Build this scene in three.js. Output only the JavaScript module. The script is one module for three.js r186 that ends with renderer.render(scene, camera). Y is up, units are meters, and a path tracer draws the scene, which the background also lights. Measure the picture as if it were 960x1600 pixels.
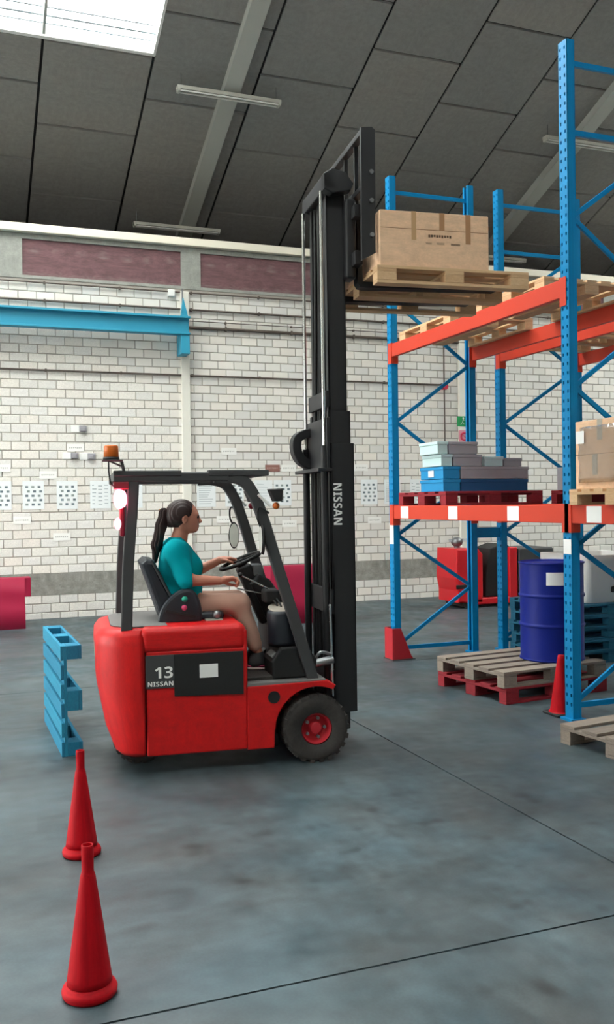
import * as THREE from 'three';
import { RoundedBoxGeometry } from 'three/addons/geometries/RoundedBoxGeometry.js';
import { mergeGeometries, mergeVertices } from 'three/addons/utils/BufferGeometryUtils.js';
import { MarchingCubes } from 'three/addons/objects/MarchingCubes.js';
import { TextGeometry } from 'three/addons/geometries/TextGeometry.js';
import { FontLoader } from 'three/addons/loaders/FontLoader.js';
import { createNoise3D } from 'simplex-noise';

// ---------------------------------------------------------------- camera, sky, exposure
const scene = new THREE.Scene();
const renderer = new THREE.WebGLRenderer({ antialias: true });
renderer.toneMapping = THREE.LinearToneMapping;
renderer.toneMappingExposure = 1.0;
renderer.shadowMap.enabled = true;
const camera = new THREE.PerspectiveCamera(58.61, 960 / 1600, 0.05, 200);
camera.position.set(0, 1.81, 0);
{
  const yaw = 20.75 * Math.PI / 180, pitch = -0.6 * Math.PI / 180, roll = 0.8 * Math.PI / 180;
  const fw = new THREE.Vector3(Math.sin(yaw) * Math.cos(pitch), Math.sin(pitch), -Math.cos(yaw) * Math.cos(pitch));
  const rt = new THREE.Vector3().crossVectors(fw, new THREE.Vector3(0, 1, 0)).normalize();
  const up = new THREE.Vector3().crossVectors(rt, fw);
  camera.up.copy(up).multiplyScalar(Math.cos(roll)).addScaledVector(rt, Math.sin(roll));
  camera.lookAt(fw.add(camera.position));
}
// overcast daylight; it comes in only through the roof lights
scene.background = new THREE.Color().setRGB(1.0, 1.0, 0.97);
scene.backgroundIntensity = 12.5;

// ---------------------------------------------------------------- helpers
let seed = 20240611;
const rnd = () => { seed = (seed + 0x6d2b79f5) | 0; let t = Math.imul(seed ^ (seed >>> 15), 1 | seed); t = (t + Math.imul(t ^ (t >>> 7), 61 | t)) ^ t; return ((t ^ (t >>> 14)) >>> 0) / 4294967296; };
const rr = (a, b) => a + (b - a) * rnd();
const noise3 = createNoise3D(rnd);
const fbm = (x, y, z, o = 4) => { let s = 0, a = 0.5, f = 1; for (let i = 0; i < o; i++) { s += a * noise3(x * f, y * f, z + i * 7.3); a *= 0.5; f *= 2.03; } return s; };
const V = (x, y, z) => new THREE.Vector3(x, y, z);
const taken = new Map();
const numbered = (n) => { const k = taken.get(n) ?? 0; taken.set(n, k + 1); return k ? n + '_' + String(k).padStart(3, '0') : n; };
const shade = (o) => { o.castShadow = o.receiveShadow = true; return o; };
function tag(o, label, category, group, kind) {
  o.userData.label = label; o.userData.category = category;
  if (group) o.userData.group = group;
  if (kind) o.userData.kind = kind;
  return o;
}
function thing(name, label, category, pos = [0, 0, 0], group) {
  const o = new THREE.Group(); o.name = numbered(name); o.position.set(...pos); scene.add(o); o.updateMatrixWorld(true);
  return tag(o, label, category, group);
}
function structure(name, pos = [0, 0, 0]) {
  const o = new THREE.Group(); o.name = name; o.position.set(...pos); o.userData.kind = 'structure'; scene.add(o); o.updateMatrixWorld(true); return o;
}
function clean(g) {
  g = g.index ? g.toNonIndexed() : g;
  for (const k of Object.keys(g.attributes)) if (!['position', 'normal', 'uv'].includes(k)) g.deleteAttribute(k);
  if (!g.attributes.uv) g.setAttribute('uv', new THREE.BufferAttribute(new Float32Array(g.attributes.position.count * 2), 2));
  if (!g.attributes.normal) g.computeVertexNormals();
  return g;
}
const join = (list) => { const a = [list].flat(Infinity).map(clean); return a.length === 1 ? a[0] : mergeGeometries(a); };
// geometries are given in world axes; they are stored relative to the parent
function part(name, geos, mat, parent, label) {
  const g = join(geos);
  parent.updateWorldMatrix(true, false);
  g.applyMatrix4(parent.matrixWorld.clone().invert());
  const m = shade(new THREE.Mesh(g, mat)); m.name = name; parent.add(m);
  if (label) m.userData.label = label;
  return m;
}
function single(name, geos, mat, label, category, group, pos = [0, 0, 0]) {
  const g = join(geos); g.translate(-pos[0], -pos[1], -pos[2]);
  const m = shade(new THREE.Mesh(g, mat)); m.name = numbered(name); m.position.set(...pos); scene.add(m);
  return tag(m, label, category, group);
}
function copyOf(o, label, pos, turn = 0) {
  const c = o.clone(); c.name = numbered(o.name.replace(/_\d{3}$/, '')); c.userData = { ...o.userData, label }; c.position.set(...pos); c.rotation.set(0, turn, 0); scene.add(c); return c;
}
// box between two corners, lightly rounded
function bx(x0, y0, z0, x1, y1, z1, r = 0.004, seg = 1) {
  const w = Math.abs(x1 - x0), h = Math.abs(y1 - y0), d = Math.abs(z1 - z0);
  const g = r > 0 ? new RoundedBoxGeometry(w, h, d, seg, Math.min(r, w * 0.49, h * 0.49, d * 0.49)) : new THREE.BoxGeometry(w, h, d);
  return g.translate((x0 + x1) / 2, (y0 + y1) / 2, (z0 + z1) / 2);
}
// box with uv in metres
function uvbox(x0, y0, z0, x1, y1, z1) {
  const g = new THREE.BoxGeometry(x1 - x0, y1 - y0, z1 - z0).translate((x0 + x1) / 2, (y0 + y1) / 2, (z0 + z1) / 2).toNonIndexed();
  const p = g.attributes.position, n = g.attributes.normal, u = g.attributes.uv;
  for (let i = 0; i < p.count; i++) {
    const ax = Math.abs(n.getX(i)), ay = Math.abs(n.getY(i));
    if (ay > 0.5) u.setXY(i, p.getX(i), p.getZ(i)); else if (ax > 0.5) u.setXY(i, p.getZ(i), p.getY(i)); else u.setXY(i, p.getX(i), p.getY(i));
  }
  return g;
}
// bar of w x h cross-section from a to b
function bar(a, b, w, h, upHint = [0, 1, 0], r = 0.003) {
  const A = V(...a), B = V(...b), L = A.distanceTo(B), dir = B.clone().sub(A).normalize();
  let u = V(...upHint); if (Math.abs(u.dot(dir)) > 0.98) u = V(1, 0, 0);
  const s = V().crossVectors(u, dir).normalize(), v = V().crossVectors(dir, s);
  const g = r > 0 ? new RoundedBoxGeometry(w, h, L, 1, Math.min(r, w / 2.1, h / 2.1)) : new THREE.BoxGeometry(w, h, L);
  return g.applyMatrix4(new THREE.Matrix4().makeBasis(s, v, dir).setPosition(A.add(B).multiplyScalar(0.5)));
}
function cyl(a, b, r0, r1 = r0, seg = 16) {
  const A = V(...a), B = V(...b), L = A.distanceTo(B);
  const g = new THREE.CylinderGeometry(r1, r0, L, seg);
  g.applyQuaternion(new THREE.Quaternion().setFromUnitVectors(V(0, 1, 0), B.clone().sub(A).normalize()));
  return g.translate((A.x + B.x) / 2, (A.y + B.y) / 2, (A.z + B.z) / 2);
}
const tube = (pts, r, seg = 24, rad = 8) => new THREE.TubeGeometry(new THREE.CatmullRomCurve3(pts.map((p) => V(...p))), seg, r, rad, false);
const ball = (x, y, z, r, sy = 1) => new THREE.SphereGeometry(r, 16, 12).scale(1, sy, 1).translate(x, y, z);
const lathe = (pts, seg = 40) => new THREE.LatheGeometry(pts.map(([r, y]) => new THREE.Vector2(r, y)), seg);
// extrude a shape given in x, y along z from z0 to z1 with a bevel
function slabXY(pts, z0, z1, bevel = 0.006, holes = [], curveSegments = 10) {
  const s = Array.isArray(pts) ? new THREE.Shape(pts.map(([x, y]) => new THREE.Vector2(x, y))) : pts;
  for (const h of holes) s.holes.push(h);
  const d = z1 - z0;
  return new THREE.ExtrudeGeometry(s, { depth: d - 2 * bevel, bevelEnabled: bevel > 0, bevelSize: bevel, bevelThickness: bevel, bevelOffset: -bevel, bevelSegments: 2, curveSegments }).translate(0, 0, z0 + bevel);
}
// a bent bar in the x-y plane, given by its centre line
function ribbonXY(pts, width, z0, z1, n = 28) {
  const c = new THREE.CatmullRomCurve3(pts.map(([x, y]) => V(x, y, 0)), false, 'centripetal'), L = [], R = [];
  for (let i = 0; i <= n; i++) {
    const p = c.getPoint(i / n), t = c.getTangent(i / n), w = width / 2;
    L.push([p.x - t.y * w, p.y + t.x * w]); R.push([p.x + t.y * w, p.y - t.x * w]);
  }
  return slabXY([...L, ...R.reverse()], z0, z1, 0.008);
}
// skin through rings of equal point count, closed at both ends
function loft(rings) {
  const pos = [], uv = [], idx = [], n = rings[0].length;
  rings.forEach((r, j) => r.forEach((p, i) => { pos.push(...p); uv.push(i / n * 2, j / rings.length); }));
  for (let j = 0; j < rings.length - 1; j++) for (let i = 0; i < n; i++) {
    const a = j * n + i, b = j * n + (i + 1) % n; idx.push(a, a + n, b, b, a + n, b + n);
  }
  for (const [j, f] of [[0, 1], [rings.length - 1, 0]]) {
    const c = pos.length / 3, m = rings[j].reduce((s, p) => [s[0] + p[0] / n, s[1] + p[1] / n, s[2] + p[2] / n], [0, 0, 0]);
    pos.push(...m); uv.push(0, 0);
    for (let i = 0; i < n; i++) { const a = j * n + i, b = j * n + (i + 1) % n; f ? idx.push(c, a, b) : idx.push(c, b, a); }
  }
  const g = new THREE.BufferGeometry();
  g.setAttribute('position', new THREE.Float32BufferAttribute(pos, 3)); g.setAttribute('uv', new THREE.Float32BufferAttribute(uv, 2)); g.setIndex(idx); g.computeVertexNormals();
  return g;
}

// ---------------------------------------------------------------- materials
function texture(size, fn, srgb = true, repeat = 1) {
  const d = new Uint8Array(size * size * 4);
  for (let y = 0; y < size; y++) for (let x = 0; x < size; x++) {
    const c = fn(x / size, y / size), k = (y * size + x) * 4;
    for (let i = 0; i < 3; i++) d[k + i] = Math.max(0, Math.min(255, Array.isArray(c) ? c[i] : c));
    d[k + 3] = 255;
  }
  const t = new THREE.DataTexture(d, size, size); t.wrapS = t.wrapT = THREE.RepeatWrapping; t.magFilter = THREE.LinearFilter; t.minFilter = THREE.LinearMipmapLinearFilter; t.generateMipmaps = true;
  if (srgb) t.colorSpace = THREE.SRGBColorSpace;
  t.repeat.set(repeat, repeat); t.needsUpdate = true; return t;
}
function canvasTex(w, h, draw) {
  const c = document.createElement('canvas'); c.width = w; c.height = h; draw(c.getContext('2d'), w, h);
  const t = new THREE.CanvasTexture(c); t.colorSpace = THREE.SRGBColorSpace; return t;
}
// tileable noise: sampled on a torus
const tile = (u, v, f, s) => { const a = u * Math.PI * 2, b = v * Math.PI * 2, R = f / 6.283; return 0.5 * (noise3(Math.cos(a) * R + s, Math.sin(a) * R, Math.cos(b) * R + Math.sin(b) * R * 1.7) + noise3(Math.cos(b) * R - s, Math.sin(b) * R, Math.sin(a) * R + Math.cos(a) * R * 1.7)); };
const mat = (hex, roughness = 0.6, metalness = 0, extra = {}) => new THREE.MeshStandardMaterial({ color: hex, roughness, metalness, ...extra });

const paint = (hex, roughness, specularIntensity, extra = {}) => new THREE.MeshPhysicalMaterial({ color: hex, roughness, specularIntensity, ...extra });

const floorMap = texture(1024, (u, v) => {
  const a = tile(u, v, 5, 1), b = tile(u, v, 14, 9), c = tile(u, v, 46, 21), g = (rnd() - 0.5);
  let k = 1 + 0.2 * a + 0.14 * b + 0.13 * c + 0.1 * g;
  const blot = tile(u, v, 22, 41); if (blot > 0.52) k -= (blot - 0.52) * 0.7;
  const warm = tile(u, v, 8, 63);
  return [61 * k + 6 * warm, 74 * k, 78 * k - 3 * warm];
});
floorMap.repeat.set(1 / 7, 1 / 7);
const floorRough = texture(512, (u, v) => { const k = 128 + 34 * tile(u, v, 9, 3) + 20 * tile(u, v, 30, 5); return [k, k, k]; }, false);
floorRough.repeat.set(1 / 5, 1 / 5);
const M = {};
M.floor = new THREE.MeshStandardMaterial({ map: floorMap, roughnessMap: floorRough, roughness: 1 });
M.joint = mat(0x24282a, 0.95);
const mottle = (base, amp, f, s, size = 256) => texture(size, (u, v) => { const k = 1 + amp * tile(u, v, f, s) + amp * 0.7 * tile(u, v, f * 4, s + 3) + amp * 0.5 * (rnd() - 0.5); return base.map((c) => c * k); });
M.mortar = mat(0xa7a198, 0.95);
M.brick = [[225, 221, 213], [220, 217, 210], [228, 223, 215], [218, 215, 209], [225, 219, 210], [222, 219, 214]].map((c, i) => new THREE.MeshStandardMaterial({ map: mottle(c, 0.05, 9, i * 5, 128), roughness: 0.9 }));
M.brickMix = new THREE.MeshStandardMaterial({ vertexColors: true, roughness: 0.9 });
M.concrete = new THREE.MeshStandardMaterial({ map: mottle([142, 140, 133], 0.12, 7, 11), roughness: 0.92 });
M.frieze = new THREE.MeshStandardMaterial({ map: mottle([150, 151, 144], 0.07, 6, 13), roughness: 0.85 });
M.ledge = mat(0xf2ead8, 0.7);
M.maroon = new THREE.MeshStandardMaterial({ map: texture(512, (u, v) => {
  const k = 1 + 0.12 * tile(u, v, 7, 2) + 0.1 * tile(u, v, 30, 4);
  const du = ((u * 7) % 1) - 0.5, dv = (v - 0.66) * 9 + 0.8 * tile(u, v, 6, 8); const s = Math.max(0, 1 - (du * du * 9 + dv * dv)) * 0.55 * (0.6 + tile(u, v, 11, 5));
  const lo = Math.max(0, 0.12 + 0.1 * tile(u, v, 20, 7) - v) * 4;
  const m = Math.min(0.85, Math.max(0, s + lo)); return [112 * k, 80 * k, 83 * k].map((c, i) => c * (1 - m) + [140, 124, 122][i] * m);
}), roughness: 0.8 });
M.ceil = [[148, 146, 143], [144, 143, 141], [152, 149, 145]].map((c, i) => new THREE.MeshStandardMaterial({ map: mottle(c, 0.05, 12, 17 + i), roughness: 0.95 }));
M.ceilBack = mat(0x2a2a2b, 0.95);
M.roofBeam = mat(0xb8bab4, 0.75);
M.fixture = mat(0xc4c2b8, 0.5);
M.tubeLamp = mat(0xe8e8e2, 0.3);
M.whitePaint = mat(0xe2dfd4, 0.55);
M.conduit = mat(0x5b5048, 0.6);
M.wallPlain = mat(0xb9b6ae, 0.9);
M.glazing = new THREE.MeshPhysicalMaterial({ color: 0xf4f8f8, transmission: 0.97, roughness: 0.02, thickness: 0, ior: 1.2 });
M.glassBar = mat(0xd6e2ea, 0.5);
M.craneBlue = mat(0x2a94b2, 0.5);
const blueTex = mottle([0, 126, 182], 0.05, 9, 33, 128);
M.rackBlue = paint(0xffffff, 0.45, 0.5, { map: blueTex });
M.rackOrange = paint(0xc63f2b, 0.5, 0.6);
M.guardRed = mat(0xb01e2a, 0.5);
M.zinc = mat(0x777a7c, 0.4, 0.6);
M.paper = mat(0xe9e9e6, 0.85);
function wood(base, dark, s) {
  return new THREE.MeshStandardMaterial({ map: texture(256, (u, v) => {
    const g = noise3(u * 3 + s, v * 60, s) * 0.5 + noise3(u * 9, v * 140, s + 4) * 0.3, b = tile(u, v, 4, s + 9); const k = Math.max(0, Math.min(1, 0.45 + 0.4 * g - 0.25 * b));
    return base.map((c, i) => c * (1 - k) + dark[i] * k);
  }), roughness: 0.85 });
}
M.woodOld = [wood([152, 140, 126], [112, 101, 92], 1), wood([144, 133, 121], [104, 94, 86], 2)];
M.woodNew = [wood([220, 188, 148], [192, 154, 114], 3), wood([210, 176, 136], [180, 142, 104], 4)];
M.woodRed = [wood([158, 34, 46], [120, 22, 34], 5), wood([148, 30, 42], [110, 20, 30], 6)];
M.woodTeal = [wood([28, 104, 132], [18, 78, 104], 7), wood([34, 112, 138], [20, 84, 108], 8)];
M.woodBlue = [wood([20, 132, 164], [12, 100, 134], 9), wood([26, 142, 172], [16, 108, 142], 10)];
M.cardboard = new THREE.MeshStandardMaterial({ map: mottle([224, 186, 152], 0.05, 6, 51), roughness: 0.85 });
M.cardDark = mat(0x84583a, 0.85);
M.coneRed = paint(0xffffff, 0.6, 0.35, { map: mottle([172, 3, 20], 0.1, 6, 71) });
M.barrierRed = paint(0x98183a, 0.6, 0.5);
M.truckRed = new THREE.MeshPhysicalMaterial({ map: mottle([198, 18, 20], 0.06, 7, 81), roughness: 0.5, clearcoat: 0.12, clearcoatRoughness: 0.3, specularIntensity: 0.6 });
M.pickerRed = mat(0xc4101e, 0.4);
M.truckGrey = mat(0x3b3c3d, 0.55);
M.mastBlack = mat(0x1b1c1f, 0.5, 0.1);
M.black = mat(0x151617, 0.6);
M.vinyl = mat(0x1d232b, 0.45);
M.rubber = new THREE.MeshStandardMaterial({ map: mottle([52, 49, 47], 0.15, 9, 91), roughness: 0.9 });
M.rimRed = mat(0xb81f2c, 0.5);
M.chrome = mat(0xd8dad8, 0.22, 1);
M.steel = mat(0x8f9294, 0.35, 0.9);
M.white = mat(0xeeeeea, 0.6);
M.amber = mat(0xd86a1c, 0.35);
M.redLens = mat(0x8f0b2a, 0.3);
M.tailGlow = mat(0xff2a4a, 0.4, 0, { emissive: new THREE.Color(1, 0.42, 0.5), emissiveIntensity: 2.4 });
M.mat = mat(0x6c6b69, 0.9);
M.beige = mat(0xa79f92, 0.6);
M.mirror = mat(0xd0d4d2, 0.08, 1);
M.drumBlue = paint(0x061c78, 0.45, 0.5);
M.skin = mat(0xc4826b, 0.55);
M.hair = mat(0x2a1513, 0.5);
M.shirt = paint(0x00949e, 0.95, 0.2);
M.trouser = mat(0xbd9684, 0.9);
M.shoe = mat(0xc9b9b6, 0.7);
M.pink = mat(0xd0456f, 0.7);
M.boxGrey = mat(0x9a989c, 0.8);
M.boxPale = mat(0xb9d3d2, 0.8);
M.boxBlue = mat(0x0f84bb, 0.7);
M.boxNavy = mat(0x124e7c, 0.7);
M.film = new THREE.MeshPhysicalMaterial({ color: 0xdcd8d2, transmission: 0.85, thickness: 0, roughness: 0.12 });
M.green = mat(0x138a4a, 0.6);
M.signRed = mat(0xc62d4e, 0.6);

// ================================================================ THE HALL
const SLOPE = 22 * Math.PI / 180, T = Math.tan(SLOPE), WZ = -15.2, RIDGE = -3.9, EAVE = 8.4, RS = 1.1437, ZN = -22.5;   // RS: size of the roof grid; ZN: rear of the unlit store behind the block wall
const roofY = (z) => (z < RIDGE ? EAVE + T * (z - WZ) : EAVE + T * (RIDGE - WZ) - T * (z - RIDGE));
const XL = -10, XR = 20, ZB = 8.0;

// ---- floor: concrete bays between saw-cut joints
{
  const fl = structure('floor');
  part('joint_filler', uvbox(XL - 0.3, -0.3, ZN - 0.3, XR + 0.3, -0.03, ZB + 0.3), M.joint, fl);
  const xs = [XL - 0.3, -3, 3, 9, 15, XR + 0.3], zs = [ZN - 0.3, -15.2, -9.25, -3.22, 2.8, ZB + 0.3], j = 0.006;
  for (let a = 0; a < xs.length - 1; a++) for (let b = 0; b < zs.length - 1; b++) part('floor_slab', uvbox(xs[a] + j, -0.04, zs[b] + (b === 1 ? 0 : j), xs[a + 1] - j, 0, zs[b + 1] - (b === 0 ? 0 : j)), M.floor, fl);
}
// ---- back wall: painted blocks, a concrete band near the floor, a frieze and a ledge under the roof
{
  const wall = structure('wall_back');
  part('mortar', uvbox(XL, 0, -15.5, XR, 5.45, WZ - 0.009), M.mortar, wall);
  const BL = 0.284, BH = 0.1415, jn = 0.011;
  const brickGeo = (w) => {   // face with chamfered edges, 10 triangles
    const a = w / 2, b = BH / 2 - jn / 2, c = 0.006, d = 0.013;
    const P = [[-a, -b, 0], [a, -b, 0], [a, b, 0], [-a, b, 0], [-a + c, -b + c, d], [a - c, -b + c, d], [a - c, b - c, d], [-a + c, b - c, d]];
    const F = [[4, 5, 6, 7], [0, 1, 5, 4], [1, 2, 6, 5], [2, 3, 7, 6], [3, 0, 4, 7]], pos = [], uv = [];
    for (const [i, j, k, l] of F) for (const q of [i, j, k, i, k, l]) { pos.push(...P[q]); uv.push(P[q][0] / BL + 0.5, P[q][1] / BL + 0.5); }
    const g = new THREE.BufferGeometry(); g.setAttribute('position', new THREE.Float32BufferAttribute(pos, 3)); g.setAttribute('uv', new THREE.Float32BufferAttribute(uv, 2)); g.computeVertexNormals(); return g;
  };
  const full = brickGeo(BL - jn), spots = [];
  const rows = []; for (let y = 0.72 + BH / 2; y < 5.45; y += BH) rows.push(y); for (let y = 0.38 - BH / 2; y > 0; y -= BH) rows.push(y);
  rows.forEach((y, r) => { for (let i = 0; i < 88; i++) spots.push([-4.5 + i * BL + (r % 2 ? BL / 2 : 0), y]); });
  const inView = ([x]) => x > 0.55 && x < 12.2;
  const near = spots.filter(inView).sort((p, q) => Math.hypot(p[0], p[1] - 1.8) - Math.hypot(q[0], q[1] - 1.8)).slice(0, 298), isNear = new Set(near);
  for (const [x, y] of near) { const m = shade(new THREE.Mesh(full, M.brick[Math.floor(rnd() * 6)])); m.name = 'brick'; m.position.set(x, y, WZ - 0.012); wall.add(m); }
  const rest = [], cols = [], tones = [[225, 221, 213], [220, 217, 210], [228, 223, 215], [218, 215, 209], [225, 219, 210], [222, 219, 214]];
  for (const s of spots) if (!isNear.has(s)) {
    const g = full.clone().translate(s[0], s[1], WZ - 0.012), c = new THREE.Color(); const f = rr(0.97, 1.02); c.setRGB(...tones[Math.floor(rnd() * 6)].map((t) => t / 255 * f), THREE.SRGBColorSpace);
    rest.push(g); for (let i = 0; i < g.attributes.position.count; i++) cols.push(c.r, c.g, c.b);
  }
  const rg = mergeGeometries(rest); rg.setAttribute('color', new THREE.Float32BufferAttribute(cols, 3));
  const rm = shade(new THREE.Mesh(rg, M.brickMix)); rm.name = 'brickwork'; rm.userData.kind = 'stuff'; wall.add(rm);
  part('concrete_band', uvbox(XL, 0.375, -15.4, XR, 0.725, WZ + 0.003), M.concrete, wall);
  // frieze
  part('frieze', uvbox(XL, 5.45, -15.5, XR, 6.16, WZ - 0.03), M.frieze, wall);
  part('frieze_rail', [uvbox(XL, 6.08, -15.4, XR, 6.16, WZ + 0.002), uvbox(XL, 5.45, -15.4, XR, 5.5, WZ + 0.001)], M.frieze, wall);
  for (const x of [-4.94, -2.1, 0.8, 3.71, 6.62, 9.53, 12.44, 15.35]) part('frieze_post', uvbox(x - 0.17, 5.45, -15.4, x + 0.17, 6.1, WZ), M.frieze, wall);
  for (const x of [-4.94, -2.1, 0.8, 3.71, 6.62, 9.53, 12.44]) {
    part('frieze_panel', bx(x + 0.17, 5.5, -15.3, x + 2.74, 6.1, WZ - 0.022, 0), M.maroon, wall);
  }
  part('ledge', bx(XL, 6.17, -15.56, XR, 6.3, WZ + 0.09, 0.01), M.ledge, structure('trim_3'));
}
// ---- roof: sloped panels on purlins, roof lights, beams
{
  const roof = structure('ceiling');
  const n = V(0, Math.cos(SLOPE), -Math.sin(SLOPE));
  const skylights = [[-0.36, 2.57, -12.4, -5.5], [-3.32, -0.4, -12.4, -5.5], [-7.7, -4.82, -12.4, -5.5], [11.4, 14.2, -12.4, -4.5], [14.3, 17.1, -12.4, -4.5]].map((q) => q.map((v) => v * RS));
  const back = [[-7.6, -4.7], [-0.36, 2.57]].map((q) => q.map((v) => v * RS));
  // deck above the panels, cut around the roof lights
  const slab = (x0, x1, z0, z1, t0, t1) => {   // piece of sloping slab, t along the normal side
    const c = (z, t) => roofY(z) + t;
    const g = new THREE.BoxGeometry(1, 1, 1), p = g.attributes.position;
    for (let i = 0; i < p.count; i++) { const x = p.getX(i) > 0 ? x1 : x0, z = p.getZ(i) > 0 ? z1 : z0, t = p.getY(i) > 0 ? t1 : t0; p.setXYZ(i, x, c(z, t), z); }
    g.computeVertexNormals(); return g;
  };
  const cut = (lights, za, zb, deckName) => {
    const out = [], ls = lights.slice().sort((a, b) => a[0] - b[0]); let x = XL - 0.2;
    for (const [a, b, z0, z1] of ls) { out.push(slab(x, a, za, zb, 0.03, 0.16)); if (z0 > za) out.push(slab(a, b, za, z0, 0.03, 0.16)); if (z1 < zb) out.push(slab(a, b, z1, zb, 0.03, 0.16)); x = b; }
    out.push(slab(x, XR + 0.2, za, zb, 0.03, 0.16)); part(deckName, out, M.ceilBack, roof);
  };
  cut(skylights, ZN - 0.2, RIDGE, 'roof_deck');
  cut(back.map(([a, b]) => [a, b, -2.0, 2.0]), RIDGE, ZB + 0.3, 'roof_deck');
  // ceiling panels, staggered
  const seams = [-7.72, -6.26, -4.8, -3.34, -1.86, -0.38, 1.10, 2.56, 4.08, 5.54, 6.96, 8.38, 9.86, 11.32, 12.78, 14.24, 15.7, 17.2, 18.6].map((v) => v * RS), PZ = 1.375 * RS, gap = 0.022;
  for (let i = 0; i < seams.length - 1; i++) {
    const odd = (i + 1) % 2, ph = (odd ? -12.42 : -13.11) * RS;
    for (let k = -6; k < 8; k++) {
      let z0 = ph + k * PZ, z1 = z0 + PZ;
      if (z0 > RIDGE - 0.3 || z1 < ZN + 0.2) continue;
      z1 = Math.min(z1, RIDGE); z0 = Math.max(z0, ZN);
      const xm = (seams[i] + seams[i + 1]) / 2, s = skylights.find(([a, b]) => xm > a && xm < b);
      const pieces = s ? [[z0, Math.min(z1, s[2])], [Math.max(z0, s[3]), z1]] : [[z0, z1]];
      for (const [a, b] of pieces) if (b - a > 0.08) {
        part('ceiling_panel', slab(seams[i] + gap, seams[i + 1] - gap, a + gap, b - gap, -0.005, 0.04), M.ceil[Math.floor(rnd() * 3)], roof);
      }
    }
  }
  // panels of the slope behind the camera
  cutBack();
  function cutBack() {
    const xs = [XL, -7.6 * RS, -4.7 * RS, -0.36 * RS, 2.57 * RS, XR];
    for (let i = 0; i < xs.length - 1; i++) for (const [a, b] of i % 2 ? [[RIDGE, -2.0], [2.0, ZB]] : [[RIDGE, ZB]]) part('ceiling_panel', slab(xs[i], xs[i + 1], a, b, -0.005, 0.04), M.ceil[0], roof);
  }
  // rafters
  for (const x of [-2.24, 3.72, 9.68, 15.6].map((v) => v * RS)) part('roof_beam', [slab(x - 0.14, x + 0.14, ZN, RIDGE, -0.17, 0.0), slab(x - 0.14, x + 0.14, RIDGE, ZB, -0.17, 0.0)], M.roofBeam, roof);
  // roof lights: corrugated clear sheet over each opening
  let w = 1;
  const sheet = (x0, x1, z0, z1) => {
    const nz = 60, pos = [], idx = [];
    for (let i = 0; i <= nz; i++) for (const x of [x0, x1]) { const z = z0 + (z1 - z0) * i / nz; pos.push(x, roofY(z) + 0.17 + 0.02 * (i % 2), z); }
    for (let i = 0; i < nz; i++) { const a = i * 2; idx.push(a, a + 1, a + 2, a + 1, a + 3, a + 2); }
    const g = new THREE.BufferGeometry(); g.setAttribute('position', new THREE.Float32BufferAttribute(pos, 3)); g.setIndex(idx); g.computeVertexNormals(); return g;
  };
  const rim = (x0, x1, z0, z1) => [slab(x0 - 0.01, x0 + 0.03, z0, z1, -0.01, 0.17), slab(x1 - 0.03, x1 + 0.01, z0, z1, -0.01, 0.17), slab(x0, x1, z0 - 0.01, z0 + 0.04, -0.01, 0.17), slab(x0, x1, z1 - 0.04, z1 + 0.01, -0.01, 0.17)];
  for (const [a, b, c, d] of [...skylights, ...back.map(([p, q]) => [p, q, -2.0, 2.0])]) {
    const win = structure('window_' + w++);
    part('curb', rim(a, b, c, d), M.white, win); part('mullion', slab((a + b) / 2 - 0.02, (a + b) / 2 + 0.02, c, d, 0.02, 0.17), M.roofBeam, win); part('glazing', sheet(a, b, c, d), M.glazing, win);
    for (const [q, h] of [[0.12, 0.02], [0.24, 0.028], [0.38, 0.02]]) part('glazing_bar', slab(a, b, c + q, c + q + h, 0.1, 0.13), M.glassBar, win);
  }
  // remaining walls, out of the picture
  const gable = (x, t, name, gates) => part(name, new THREE.ExtrudeGeometry(pierced(new THREE.Shape([[-ZB - 0.3, -0.05], [-ZN + 0.3, -0.05], [-ZN + 0.3, roofY(ZN - 0.3) + 0.15], [-RIDGE, roofY(RIDGE) + 0.15], [-ZB - 0.3, roofY(ZB + 0.3) + 0.15]].map(([a, b]) => new THREE.Vector2(a, b))), gates), { depth: t, bevelEnabled: false }).rotateY(Math.PI / 2).translate(x, 0, 0), M.wallPlain, structure(name));
  function pierced(shape, gates) { for (const [a, b] of gates) shape.holes.push(new THREE.Path([[a, 0.0], [b, 0.0], [b, 3.9], [a, 3.9]].map(([p, q]) => new THREE.Vector2(p, q)))); return shape; }   // open loading gates
  gable(XL - 0.3, 0.3, 'wall_left', [[3.5, 8.0], [9.0, 14.0]]); gable(XR, 0.3, 'wall_right', []);
  part('wall_front', bx(XL, -0.05, ZB, XR, roofY(ZB) + 0.1, ZB + 0.3, 0), M.wallPlain, structure('wall_front'));
  part('wall_store', bx(XL, -0.05, ZN - 0.3, XR, roofY(ZN) + 0.1, ZN, 0), mat(0x54504c, 0.95), structure('wall_store'));
  part('yard', bx(-60, -0.35, -40, XL - 0.3, -0.02, 40, 0), M.concrete, structure('ground'));   // paved yard outside the gates
}
// ---- white steel posts on the wall
structure('trim_1'); structure('trim_2');
part('wall_post', bx(3.51, 0.725, WZ - 0.01, 3.655, 5.4, WZ + 0.06, 0.008), M.whitePaint, scene.getObjectByName('trim_1'));
part('wall_post', bx(8.86, 0.725, WZ - 0.01, 9.06, 5.4, WZ + 0.06, 0.008), M.whitePaint, scene.getObjectByName('trim_2'));

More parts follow.
